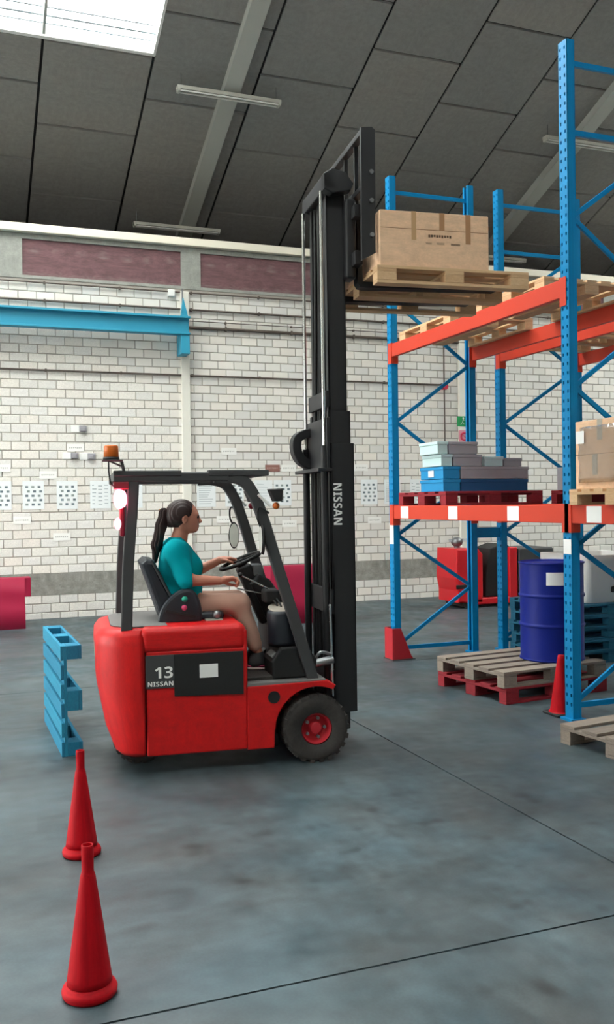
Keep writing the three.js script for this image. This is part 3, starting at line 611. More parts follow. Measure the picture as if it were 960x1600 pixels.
// ---- red plastic barriers by the wall
function barrier(label, x0, x1, z, h, turn) {
  const t = thing('plastic_barrier', label, 'barrier', [(x0 + x1) / 2, 0, z], 'red plastic barriers'), d = 0.22;
  const prof = [[-d, 0], [d, 0], [d, 0.3 * h / 0.75], [d * 0.62, 0.48 * h / 0.75], [d * 0.75, h], [-d * 0.75, h], [-d * 0.62, 0.48 * h / 0.75], [-d, 0.3 * h / 0.75]];
  const ring = (x, k) => prof.map(([a, b]) => [x, b, z + a * k]);
  part('shell', loft([ring(x0 + 0.09, 0.85), ring(x0 + 0.09, 1), ring(x1 - 0.09, 1), ring(x1 - 0.09, 0.85)]), M.barrierRed, t);
  part('end_tongue', bx(x1 - 0.1, h * 0.62, z - 0.14, x1, h, z + 0.14, 0.01), M.barrierRed, t);
  part('end_socket', bx(x0, h * 0.0, z - 0.14, x0 + 0.1, h * 0.5, z + 0.14, 0.01), M.barrierRed, t);
  t.rotation.y = turn; return t;
}
barrier('red plastic barrier against the wall at the frame edge', -0.4, 0.95, -14.3, 0.75, 0);
barrier('red plastic barrier behind the front legs of the forklift cab', 4.18, 5.6, -13.0, 0.86, 0.02);
// ---- red stand-on truck parked by the wall behind the rack
{
  const t = thing('pallet_truck', 'red and black stand-on warehouse truck parked behind the rack by the wall', 'truck', [8.5, 0, -13.6]), z0 = -14.0, z1 = -13.3;
  part('rear_column', slabXY([[7.72, 0.1], [8.2, 0.06], [8.2, 0.9], [8.12, 0.99], [7.7, 1.0], [7.68, 0.5], [7.72, 0.3]], z0, z1, 0.03), M.pickerRed, t);
  part('column_slot', bx(7.68, 0.33, z1 - 0.02, 7.98, 0.4, z1 + 0.006, 0.01), M.black, t);
  part('platform', bx(7.95, 0.05, z0, 8.95, 0.16, z1, 0.02), M.pickerRed, t);
  part('compartment', slabXY([[8.3, 0.16], [8.78, 0.16], [8.78, 1.02], [8.66, 1.06], [8.4, 0.98], [8.32, 0.6]], z0 + 0.08, z1 - 0.1, 0.02), M.black, t);
  part('side_post', bx(8.72, 0.12, z0, 8.88, 1.0, z1, 0.02), M.pickerRed, t);
  part('battery_box', bx(8.9, 0.1, z0 - 0.02, 9.6, 0.98, z1 + 0.02, 0.03), M.truckGrey, t);
  part('tiller_head', [ball(7.9, 1.1, -13.65, 0.1, 0.85), cyl([7.9, 0.98, -13.65], [7.9, 1.1, -13.65], 0.05), bar([7.84, 1.12, -13.8], [8.06, 1.14, -13.5], 0.05, 0.05)], M.zinc, t);
  for (const x of [7.92, 9.35]) part('wheel', cyl([x, 0.09, z0 + 0.05], [x, 0.09, z1 - 0.05], 0.09), M.rubber, t);
  for (const z of [-13.85, -13.45]) part('fork', bx(9.58, 0.06, z - 0.08, 10.7, 0.12, z + 0.08, 0.01), M.truckGrey, t);
}

// ================================================================ FORKLIFT
const PIV = V(2.28, 0, -5.9), TH = -0.115;
function aim(o) { o.position.sub(PIV).applyAxisAngle(V(0, 1, 0), TH).add(PIV); o.rotation.y += TH; return o; }
const font = await new FontLoader().loadAsync('fonts/droid/droid_sans_bold.typeface.json');
const FN = -5.9, FF = -6.94, FC = -6.42;
{
  const t = thing('forklift_truck', 'red three-wheel electric forklift with black mast raised beside the rack', 'forklift', [1.65, 0, FC]);
  // ---- counterweight: rounded at the rear
  const plan = (x0, y, ins, r) => {   // contour from front near, round the rear, to front far
    const o = [], zn = FN - ins, zf = FF + ins; o.push([1.112, y, zn]);
    for (let k = 0; k <= 10; k++) { const a = k / 10 * Math.PI / 2; o.push([x0 + r - r * Math.sin(a), y, zn - r + r * Math.cos(a)]); }
    for (let k = 0; k <= 10; k++) { const a = k / 10 * Math.PI / 2; o.push([x0 + r - r * Math.cos(a), y, zf + r - r * Math.sin(a)]); }
    o.push([1.112, y, zf]); return o;
  };
  const cw = part('counterweight', loft([plan(0.96, 0.125, 0.05, 0.14), plan(0.92, 0.16, 0.02, 0.18), plan(0.86, 0.32, 0.0, 0.24), plan(0.805, 0.6, 0.0, 0.27), plan(0.795, 0.86, 0.0, 0.28), plan(0.8, 0.93, 0.006, 0.27), plan(0.83, 0.97, 0.025, 0.25), plan(0.885, 0.985, 0.06, 0.21)]), M.truckRed, t);
  part('top_plate', loft([plan(0.9, 0.984, 0.08, 0.2), plan(0.905, 0.996, 0.085, 0.2)].map((r) => r.map(([x, y, z]) => [Math.min(x + (x > 1.1 ? 0.16 : 0), 1.3), y, z]))), M.mat, cw, 'grey mat on top');
  part('paper_sticker', bx(0.795, 0.76, -6.42, 0.806, 0.86, -6.26, 0), M.beige, cw);
  // ---- battery compartment and hood
  part('side_panel', bx(1.12, 0.13, FF + 0.01, 1.8, 0.83, FN - 0.008, 0.012), M.truckRed, t);
  part('hood', bx(1.085, 0.815, FF, 1.8, 0.992, FN + 0.004, 0.05, 4), M.truckRed, t);
  const pan = part('dark_panel', slabXY([[1.305, 0.525], [1.775, 0.512], [1.775, 0.806], [1.305, 0.806]], FN - 0.015, FN + 0.002, 0.003), M.black, t);
  part('white_sticker', bx(1.475, 0.64, FN + 0.001, 1.6, 0.73, FN + 0.004, 0), M.paper, pan);
  const gp = part('number_panel', bx(1.118, 0.585, FN - 0.015, 1.305, 0.806, FN + 0.002, 0.003), M.truckGrey, t);
  const txt = (s, size, wide) => { const g = new TextGeometry(s, { font, size, depth: 0.003, curveSegments: 4, bevelEnabled: false }); g.computeBoundingBox(); const b = g.boundingBox; return g.translate(-b.min.x, -b.min.y, 0).scale(wide / (b.max.x - b.min.x), 1, 1); };
  part('number_lettering', txt('13', 0.075, 0.118).translate(1.178, 0.652, FN + 0.002), M.white, gp, 'white number 13');
  part('name_lettering', txt('NISSAN', 0.03, 0.168).translate(1.13, 0.6, FN + 0.002), M.white, gp, 'white maker lettering');
  // ---- front body with wheel arches
  const side = () => { const s = new THREE.Shape(); s.moveTo(1.8, 0.125); s.lineTo(1.985, 0.125); s.lineTo(1.99, 0.25); s.absarc(2.285, 0.236, 0.292, Math.PI * 0.985, Math.PI * 0.36, true); s.lineTo(2.43, 0.53); s.lineTo(2.36, 0.568); s.lineTo(1.8, 0.556); s.closePath(); return s; };
  part('front_fender', slabXY(side(), FN - 0.19, FN - 0.004, 0.006), M.truckRed, t);
  part('front_fender', slabXY(side(), FF + 0.004, FF + 0.19, 0.006), M.truckRed, t);
  part('front_bulkhead', bx(1.79, 0.13, FF + 0.1, 2.02, 0.52, FN - 0.1, 0.01), M.mastBlack, t);
  part('floor_plate', bx(1.79, 0.535, FF + 0.02, 2.36, 0.578, FN - 0.012, 0.006), M.mat, t);
  part('chassis', bx(1.0, 0.1, FF + 0.12, 2.05, 0.2, FN - 0.12, 0.02), M.black, t);
  part('filler_cap', cyl([1.985, 0.475, FN - 0.02], [1.985, 0.475, FN + 0.004], 0.042, 0.042, 24), M.black, t);
  part('door_pillar', bx(1.775, 0.56, FN - 0.1, 1.805, 0.95, FN - 0.005, 0.012), M.truckRed, t);
  // ---- wheels
  const tyre = (x, z, s, r, w, rimM) => {   // s = outward side
    const prof = [[r * 0.47, -w / 2], [r * 0.86, -w / 2], [r * 0.96, -w * 0.42], [r, -w * 0.3], [r, w * 0.3], [r * 0.96, w * 0.42], [r * 0.86, w / 2], [r * 0.47, w / 2], [r * 0.46, 0], [r * 0.47, -w / 2]];
    const g = lathe(prof, 44).rotateX(Math.PI / 2).translate(x, r, z), lugs = [];
    for (let k = 0; k < 22; k++) for (const q of [-1, 1]) lugs.push(bx(-0.016, r * 0.93, q > 0 ? 0.0 : -w * 0.47, 0.016, r * 1.012, q > 0 ? w * 0.47 : 0, 0).applyMatrix4(new THREE.Matrix4().makeRotationZ((k + (q > 0 ? 0.5 : 0)) / 22 * Math.PI * 2)).translate(x, r, z));
    const ty = part('tyre', [g], M.rubber, t); part('tread_lugs', lugs, M.rubber, ty).userData.kind = 'stuff';
    const rim = part('rim', lathe([[0, w * 0.4], [r * 0.15, w * 0.4], [r * 0.18, w * 0.36], [r * 0.2, w * 0.16], [r * 0.38, w * 0.14], [r * 0.42, w * 0.42], [r * 0.47, w * 0.5], [r * 0.47, -w * 0.4], [0, -w * 0.4]], 32).rotateX(Math.PI / 2 * s).translate(x, r, z), rimM, t);
    const nuts = []; for (let k = 0; k < 5; k++) nuts.push(cyl([x + Math.cos(k * 1.2566) * r * 0.29, r + Math.sin(k * 1.2566) * r * 0.29, z + s * w * 0.14], [x + Math.cos(k * 1.2566) * r * 0.29, r + Math.sin(k * 1.2566) * r * 0.29, z + s * w * 0.26], 0.012, 0.012, 6));
    for (const n of nuts) part('wheel_nut', n, M.steel, rim);
  };
  tyre(2.285, FN - 0.085, 1, 0.235, 0.18, M.rimRed); tyre(2.285, FF + 0.085, -1, 0.235, 0.18, M.rimRed);
  tyre(1.1, FC + 0.1, 1, 0.19, 0.16, M.rimRed); tyre(1.1, FC - 0.1, -1, 0.19, 0.16, M.rimRed);
  // ---- overhead guard
  const zn = [-6.0, -5.945], zf = [-6.84, -6.785];
  for (const [a, b] of [zn, zf]) {
    part('rear_post', ribbonXY([[1.0, 0.97], [1.018, 1.4], [1.05, 1.8], [1.062, 2.0]], 0.075, a, b), M.truckGrey, t);
    part('front_leg', ribbonXY([[1.6, 1.99], [1.72, 1.99], [1.81, 1.96], [1.875, 1.87], [1.94, 1.7], [2.02, 1.43], [2.15, 1.0], [2.285, 0.55]], 0.078, a, b, 40), M.truckGrey, t);
    part('roof_rail', [bx(0.93, 1.965, a - 0.005, 1.7, 2.022, b + 0.005, 0.008), bx(0.93, 2.0, a - 0.01, 1.38, 2.038, b + 0.01, 0.006), bx(1.56, 2.0, a - 0.01, 1.98, 2.04, b + 0.01, 0.006)], M.truckGrey, t);
  }
  part('roof_crossbar', bx(0.93, 1.97, zf[0], 1.0, 2.03, zn[1], 0.006), M.truckGrey, t); part('roof_crossbar', bx(1.9, 2.0, zf[0], 1.98, 2.036, zn[1], 0.006), M.truckGrey, t);
  for (let k = 0; k < 6; k++) { const z = zf[1] + (zn[0] - zf[1]) * (k + 0.5) / 6; part('roof_slat', bx(0.97, 2.0, z - 0.012, 1.94, 2.03, z + 0.012, 0.004), M.truckGrey, t); }
  // ---- rear lamps, beacon
  part('lamp_bracket', [bx(0.93, 1.915, -6.02, 1.03, 1.965, -5.94, 0.006)], M.redLens, t);
  const tl = part('tail_lamp', [bx(0.965, 1.6, -6.005, 1.0, 1.95, -5.945, 0.012)], M.redLens, t);
  part('lit_lens', [ball(0.972, 1.85, -5.965, 0.045, 1.6)], M.tailGlow, tl); part('lit_lens', [ball(0.957, 1.685, -5.965, 0.028, 1.5)], M.tailGlow, tl);
  const be = part('beacon_bracket', [bx(0.86, 2.1, -6.03, 0.99, 2.108, -5.87, 0.002), bar([0.985, 2.1, -5.95], [1.0, 2.03, -5.95], 0.03, 0.02), bar([0.9, 2.104, -5.95], [1.0, 2.06, -5.95], 0.04, 0.01)], M.truckGrey, t);
  part('beacon_base', lathe([[0, 0], [0.055, 0], [0.052, 0.022], [0, 0.022]]).translate(0.918, 2.106, -5.95), M.black, be); part('beacon_lens', lathe([[0, 0.1], [0.04, 0.1], [0.047, 0.092], [0.05, 0.022], [0, 0.022]]).translate(0.918, 2.106, -5.95), M.amber, be, 'orange lens');
  part('beacon_cable', tube([[0.9, 2.1, -5.93], [0.9, 2.03, -5.93], [0.915, 1.95, -5.93], [0.94, 1.93, -5.95]], 0.005), M.black, t);
  // ---- work lamps and indicators on the front legs
  for (const [z, x] of [[-5.93, 1.99], [-6.85, 1.99]]) {
    const w = part('work_lamp', [slabXY([[x - 0.02, 1.905], [x + 0.075, 1.91], [x + 0.07, 1.82], [x + 0.015, 1.82]], z - 0.05, z + 0.05, 0.01)], M.black, t);
    part('lamp_glass', bx(x + 0.073, 1.83, z - 0.04, x + 0.08, 1.9, z + 0.04, 0.002), M.chrome, w);
    part('lamp_arm', tube([[1.9, 1.87, z], [1.93, 1.84, z], [1.985, 1.79, z]], 0.01), M.white, w);
    part('indicator', ball(2.025, 1.79, z, 0.025), z > -6.4 ? M.amber : M.redLens, t);
  }
  // ---- mirrors
  const mir = (x, z, turn) => { const g = lathe([[0, 0.012], [0.035, 0.012], [0.042, 0.006], [0.044, -0.006], [0, -0.01]], 28).rotateX(Math.PI / 2).scale(0.95, 2.4, 1).rotateY(turn).translate(x, 1.56, z); const m = part('mirror_housing', g, M.black, t); part('mirror_glass', new THREE.CircleGeometry(0.038, 28).scale(0.95, 2.45, 1).rotateY(turn).translate(x + Math.sin(turn) * 0.014, 1.56, z + Math.cos(turn) * 0.014), M.mirror, m); part('mirror_arm', tube([[x + 0.05, 1.74, z], [x - 0.02, 1.78, z], [x - 0.03, 1.7, z], [x, 1.63, z]], 0.007), M.black, m); };
  mir(1.925, -5.93, -1.42); mir(1.885, -6.86, -0.1);
  // ---- seat
  const sb = part('seat_back', slabXY([[1.2, 1.43], [1.165, 1.4], [1.235, 1.2], [1.3, 1.0], [1.42, 0.98], [1.44, 1.06], [1.36, 1.2], [1.255, 1.42]], -6.66, -6.2, 0.03), M.vinyl, t);
  part('seat_piping', tube([[1.235, 1.42, -6.2], [1.34, 1.21, -6.19], [1.43, 1.05, -6.2]], 0.008), M.truckGrey, sb);
  part('seat_cushion', bx(1.32, 0.985, -6.66, 1.74, 1.045, -6.2, 0.025, 3), M.vinyl, t);
  part('seat_base', bx(1.3, 0.975, -6.62, 1.68, 1.0, -6.24, 0.01), M.black, t);
  const hip = part('hip_guard', slabXY((() => { const s = new THREE.Shape(); s.moveTo(1.27, 1.0); s.quadraticCurveTo(1.28, 1.1, 1.36, 1.17); s.quadraticCurveTo(1.44, 1.235, 1.5, 1.215); s.quadraticCurveTo(1.56, 1.19, 1.575, 1.06); s.lineTo(1.57, 0.985); s.lineTo(1.3, 0.975); s.closePath(); return s; })(), -6.2, -6.13, 0.02), M.vinyl, t);
  part('adjuster_lever', [bar([1.32, 1.075, -6.12], [1.53, 1.025, -6.12], 0.012, 0.02)], M.black, hip); part('green_button', ball(1.455, 1.15, -6.13, 0.022, 0.9), mat(0x16a085, 0.5), hip); part('red_button', ball(1.45, 1.09, -6.13, 0.02), M.pink, hip);
  part('seat_slide_knob', [ball(1.68, 1.03, -6.15, 0.03)], M.steel, t); part('seat_slide', [bx(1.6, 0.985, -6.22, 1.72, 1.0, -6.12, 0.004)], M.beige, t);
  // ---- steering
  const hub = V(1.905, 1.385, FC - 0.02), tiltM = new THREE.Matrix4().makeRotationZ(0.39).setPosition(hub);
  const sw = part('steering_wheel', new THREE.TorusGeometry(0.158, 0.014, 10, 40).rotateX(Math.PI / 2).applyMatrix4(tiltM), M.black, t);
  part('spoke', [0, 2.1, 4.2].map((a) => bar([0, 0, 0], [0.155 * Math.cos(a), 0, 0.155 * Math.sin(a)], 0.025, 0.012).applyMatrix4(tiltM)), M.black, sw); part('hub', lathe([[0, -0.05], [0.035, -0.05], [0.04, 0.01], [0, 0.016]]).applyMatrix4(tiltM), M.black, sw);
  part('steering_column', [bar([1.92, 1.35, FC - 0.02], [2.1, 0.93, FC - 0.02], 0.12, 0.11, [1, 0, 0], 0.02)], M.black, t);
  part('dashboard', slabXY([[1.96, 1.22], [2.02, 1.29], [2.1, 1.25], [2.24, 1.06], [2.33, 0.6], [2.1, 0.575], [2.1, 0.9], [2.02, 1.1]], -6.8, -6.32, 0.015), M.black, t);
  part('display', bx(1.985, 1.27, -6.5, 2.06, 1.36, -6.38, 0.012), M.zinc, t);
  const pod = part('control_pod', lathe([[0, 0], [0.098, 0], [0.104, 0.03], [0.106, 0.21], [0.1, 0.235], [0, 0.235]]).scale(1, 1.07, 1).translate(2.14, 0.795, -6.12), M.vinyl, t);
  part('pod_lid', lathe([[0.03, 0.235], [0.092, 0.235], [0.098, 0.243], [0.09, 0.25], [0.0, 0.254]]).translate(0, -0.235, 0).rotateX(0.25).translate(2.14, 1.055, -6.12), M.beige, pod);
  part('hose', [tube([[2.13, 1.03, -6.12], [2.1, 1.1, -6.14], [2.08, 1.12, -6.2]], 0.007), tube([[2.15, 1.03, -6.1], [2.13, 1.09, -6.12], [2.11, 1.14, -6.18]], 0.007)], M.black, pod);
  part('control_lever', [cyl([1.86, 1.3, -6.2], [2.07, 1.19, -6.22], 0.006)], M.chrome, t); part('control_lever', [cyl([1.84, 1.2, -6.24], [2.05, 1.15, -6.26], 0.005)], M.chrome, t); part('lever_knob', ball(1.86, 1.3, -6.2, 0.018), M.black, t);
  part('lever_housing', bx(2.03, 1.09, -6.32, 2.14, 1.19, -6.16, 0.02), M.black, t);
  part('step_box', slabXY([[2.0, 0.578], [2.3, 0.578], [2.32, 0.7], [2.25, 0.8], [2.06, 0.8], [1.99, 0.7]], -6.3, -5.99, 0.015), M.black, t);
  part('foot_plate', bar([2.0, 0.725, -6.12], [2.1, 0.81, -6.12], 0.18, 0.012), M.mat, t);
  part('pedal', [bar([2.02, 0.62, -6.55], [2.12, 0.72, -6.55], 0.09, 0.02)], M.black, t);
  part('floor_mat', bx(1.82, 0.577, -6.75, 2.1, 0.6, -6.0, 0.004), M.rubber, t);

  // ---- mast: three nested stages
  const MN = -6.1, MF = -6.7;
  const rail = (name, x0, x1, inset, w, y0, y1) => { for (const [z, s] of [[MN - inset, -1], [MF + inset, 1]]) { const a = z, b = z + s * w; part(name, [bx(x0, y0, Math.min(a, a + s * 0.016), x1, y1, Math.max(a, a + s * 0.016), 0.003), bx(x0, y0, Math.min(a, b), x0 + 0.018, y1, Math.max(a, b), 0.003), bx(x1 - 0.018, y0, Math.min(a, b), x1, y1, Math.max(a, b), 0.003)], M.mastBlack, t); } };
  rail('outer_rail', 2.475, 2.645, 0, 0.055, 0.29, 2.235);
  rail('middle_rail', 2.465, 2.63, 0.03, 0.055, 0.32, 2.47);
  rail('inner_rail', 2.475, 2.615, 0.06, 0.055, 2.0, 4.12);
  part('mast_foot', bx(2.42, 0.16, MF + 0.02, 2.6, 0.32, MN - 0.02, 0.01), M.mastBlack, t);
  part('crosshead', [bx(2.44, 4.05, MF - 0.02, 2.52, 4.16, MN + 0.03, 0.008), slabXY([[2.44, 4.16], [2.5, 4.2], [2.6, 4.18], [2.66, 4.1], [2.64, 4.05], [2.5, 4.02], [2.44, 4.05]], MN - 0.07, MN + 0.03, 0.008), slabXY([[2.44, 4.16], [2.5, 4.2], [2.6, 4.18], [2.66, 4.1], [2.64, 4.05], [2.5, 4.02], [2.44, 4.05]], MF - 0.03, MF + 0.07, 0.008)], M.mastBlack, t);
  part('hose_guard', ribbonXY([[2.49, 2.35], [2.4, 2.335], [2.345, 2.3], [2.335, 2.22], [2.37, 2.14], [2.44, 2.1], [2.49, 2.09]], 0.07, MF + 0.02, MF + 0.14), M.mastBlack, t);
  part('mast_tie', bx(2.44, 2.05, MF, 2.468, 2.42, MN, 0.006), M.mastBlack, t);
  part('mast_tie', bx(2.36, 2.03, MF - 0.06, 2.46, 2.055, MN + 0.06, 0.004), M.mastBlack, t);
  part('mast_tie', bx(2.45, 1.0, MF, 2.48, 1.18, MN, 0.006), M.mastBlack, t); part('mast_tie', bx(2.45, 2.5, MF + 0.05, 2.48, 2.62, MN - 0.05, 0.006), M.mastBlack, t); part('mast_tie', bx(2.45, 0.45, MF, 2.48, 0.6, MN, 0.006), M.mastBlack, t);
  for (const z of [MN - 0.035, MF + 0.035]) {
    part('cylinder_rod', cyl([2.43, 2.2, z], [2.43, 4.05, z], 0.0125, 0.0125, 14), M.chrome, t);
    part('lift_cylinder', cyl([2.43, 0.3, z], [2.43, 2.22, z], 0.027, 0.027, 14), M.mastBlack, t);
  }
  for (const z of [FC + 0.08, FC - 0.08]) part('lift_chain', bx(2.5, 1.4, z - 0.015, 2.515, 4.05, z + 0.015, 0), M.black, t);
  for (const z of [FC + 0.02, FC - 0.03, FC - 0.14, FC + 0.14]) part('hydraulic_hose', tube([[2.48, 0.6, z], [2.47, 1.8, z], [2.49, 3, z], [2.5, 4.05, z]], 0.012), M.black, t);
  part('free_lift_cylinder', cyl([2.55, 2.1, FC], [2.55, 3.4, FC], 0.045), M.mastBlack, t);
  part('bright_hose', cyl([2.44, 1.3, MN - 0.09], [2.44, 1.78, MN - 0.09], 0.012), M.steel, t);
  part('tilt_cylinder', [cyl([2.1, 0.62, -6.08], [2.46, 0.68, -6.08], 0.03), tube([[2.3, 0.66, -6.06], [2.36, 0.74, -6.05], [2.44, 0.72, -6.06]], 0.012)], M.steel, t);
  part('drain_hose', cyl([2.45, 0.42, MN + 0.03], [2.44, 1.08, MN + 0.03], 0.011), M.chrome, t);
  // lettering down the near outer rail
  part('mast_lettering', txt('NISSAN', 0.062, 0.3).rotateZ(-Math.PI / 2).translate(2.485, 1.945, MN + 0.0005), M.white, t, 'white maker lettering reading down the mast');
  // ---- carriage, load backrest and forks
  part('carriage', [bx(2.64, 3.5, FC - 0.42, 2.7, 3.6, FC + 0.42, 0.006), bx(2.64, 3.84, FC - 0.42, 2.7, 3.93, FC + 0.42, 0.006), bx(2.58, 3.5, FC - 0.2, 2.66, 3.95, FC - 0.15, 0.004), bx(2.58, 3.5, FC + 0.15, 2.66, 3.95, FC + 0.2, 0.004), bx(2.6, 3.42, MN - 0.12, 2.68, 4.0, MN + 0.02, 0.02), bx(2.6, 3.42, MF - 0.02, 2.68, 4.0, MF + 0.12, 0.02)], M.mastBlack, t);
  const bk = part('load_backrest', [bx(2.665, 4.39, FC - 0.5, 2.72, 4.43, FC + 0.52, 0.006), bx(2.665, 4.0, FC - 0.5, 2.72, 4.04, FC + 0.52, 0.006)], M.mastBlack, t);
  for (const z of [FC + 0.52, FC - 0.5]) part('backrest_post', slabXY([[2.655, 3.5], [2.76, 3.56], [2.765, 4.42], [2.74, 4.44], [2.66, 4.43]], z - 0.015, z + 0.015, 0.004), M.mastBlack, bk);
  for (let k = 1; k < 4; k++) part('backrest_bar', bx(2.69, 3.95, FC - 0.5 + k * 0.255 - 0.012, 2.72, 4.41, FC - 0.5 + k * 0.255 + 0.012, 0.003), M.mastBlack, bk);
  for (const y of [3.68, 3.92, 4.12]) part('bolt', cyl([2.73, y, FC + 0.535], [2.73, y, FC + 0.55], 0.016), M.steel, bk);
  for (const z of [FC + 0.24, FC - 0.24]) part('fork', [slabXY([[2.7, 3.87], [2.735, 3.87], [2.74, 3.413], [3.7, 3.41], [3.8, 3.4], [3.8, 3.39], [2.76, 3.37], [2.72, 3.375], [2.7, 3.405]], z - 0.05, z + 0.05, 0.004)], M.mastBlack, t);
  for (const o of t.children) if (/^(seat_|hip_guard|steering_|dashboard|display|control_|lever_|pedal)/.test(o.name)) o.position.x -= 0.045;
  aim(t);
  // the lit tail lamps
  const gl = new THREE.PointLight(new THREE.Color(1, 0.16, 0.28), 0.55); gl.castShadow = true; gl.position.set(0.96, 1.83, -5.95).sub(PIV).applyAxisAngle(V(0, 1, 0), TH).add(PIV); scene.add(gl);
}
// ---- lifted pallet and carton
place(liftPallet, [3.325, 3.334, -6.32]); aim(liftPallet);
{
  const x0 = 2.775, x1 = 3.6, y0 = 3.459, y1 = 3.85, z0 = -6.72, z1 = -5.84, t = thing('cardboard_carton', 'large brown cardboard carton raised on the forklift pallet', 'box', [(x0 + x1) / 2, y0, (z0 + z1) / 2]);
  part('carton', bx(x0, y0, z0, x1, y1, z1, 0.006), M.cardboard, t);
  part('edge_flap', bar([x1 + 0.004, y1 - 0.14, z1 - 0.12], [x1 + 0.03, y1 - 0.02, z1 - 0.1], 0.2, 0.005), M.cardDark, t, 'dark torn flap');
  part('tape', bx(3.01, y1 - 0.2, z1 - 0.01, 3.045, y1 + 0.001, z1 + 0.001, 0), mat(0xc09a72, 0.25), t);
  part('crease', bx(x0 + 0.005, y1 - 0.125, z1 - 0.01, x1 - 0.005, y1 - 0.121, z1 + 0.0006, 0), M.cardDark, t);
  for (const x of [3.24, 3.44]) part('tape', bx(x - 0.02, y1 - 0.12 - (x > 3.3 ? 0.09 : 0), z1 - 0.01, x + 0.02, y1 + 0.001, z1 + 0.0008, 0), mat(0xa67a54, 0.5), t);
  const printMask = canvasTex(256, 96, (c, w, h) => { c.fillStyle = '#000'; c.fillRect(0, 0, w, h); c.fillStyle = '#c0c0c0'; for (let i = 0; i < 9; i++) c.fillRect(30 + i * 17, 10, 13, 18 - (i * 7) % 5); c.fillStyle = '#505050'; c.fillRect(12, 58, 40, 12); c.fillRect(84, 56, 50, 14); c.fillStyle = '#989898'; c.fillRect(176, 58, 60, 12); });
  printMask.colorSpace = THREE.NoColorSpace;
  const print = new THREE.MeshStandardMaterial({ color: 0x5a3a28, transparent: true, roughness: 0.9, alphaMap: printMask });
  part('faded_print', new THREE.PlaneGeometry(0.3, 0.11).translate(3.25, y1 - 0.2, z1 + 0.0015), print, t);
  aim(t);
}

// ================================================================ DRIVER
const cap = (p, a, b, ra, rb) => {   // distance to a tapered capsule
  const bax = b[0] - a[0], bay = b[1] - a[1], baz = b[2] - a[2], pax = p[0] - a[0], pay = p[1] - a[1], paz = p[2] - a[2];
  const h = Math.max(0, Math.min(1, (pax * bax + pay * bay + paz * baz) / (bax * bax + bay * bay + baz * baz)));
  return Math.hypot(pax - bax * h, pay - bay * h, paz - baz * h) - (ra + (rb - ra) * h);
};
const ell = (p, c, r) => { const x = (p[0] - c[0]) / r[0], y = (p[1] - c[1]) / r[1], z = (p[2] - c[2]) / r[2], k = Math.hypot(x, y, z); return (k - 1) * Math.min(r[0], r[1], r[2]); };
const smin = (a, b, k) => { const h = Math.max(0, Math.min(1, 0.5 + 0.5 * (b - a) / k)); return b + (a - b) * h - k * h * (1 - h); };
function sdfGeo(f, lo, hi, cell) {
  const ext = Math.max(hi[0] - lo[0], hi[1] - lo[1], hi[2] - lo[2]), n = Math.ceil(ext / cell) + 4;
  const mc = new MarchingCubes(n, M.skin, false, false, 160000), c = [0, 1, 2].map((i) => (lo[i] + hi[i]) / 2), hs = [0, 1, 2].map((i) => (hi[i] - lo[i]) / 2 * 1.06 + cell);
  const half = n / 2; mc.isolation = 0;
  for (let k = 0; k < n; k++) for (let j = 0; j < n; j++) for (let i = 0; i < n; i++) mc.field[k * n * n + j * n + i] = -f([c[0] + (i - half) / half * hs[0], c[1] + (j - half) / half * hs[1], c[2] + (k - half) / half * hs[2]]);
  mc.update();
  const cnt = mc.count, src = mc.positionArray, pos = new Float32Array(cnt * 3);
  for (let i = 0; i < cnt; i++) for (let a = 0; a < 3; a++) pos[i * 3 + a] = c[a] + src[i * 3 + a] * hs[a];
  let g = new THREE.BufferGeometry(); g.setAttribute('position', new THREE.BufferAttribute(pos, 3)); g = mergeVertices(g, 1e-5);
  const P = g.attributes.position, N = new Float32Array(P.count * 3), e = 0.0015;
  for (let i = 0; i < P.count; i++) {
    const p = [P.getX(i), P.getY(i), P.getZ(i)], d = [0, 1, 2].map((a) => { const q = p.slice(), r = p.slice(); q[a] += e; r[a] -= e; return f(q) - f(r); }), l = Math.hypot(...d) || 1;
    N.set([d[0] / l, d[1] / l, d[2] / l], i * 3);
  }
  g.setAttribute('normal', new THREE.BufferAttribute(N, 3)); return g;
}
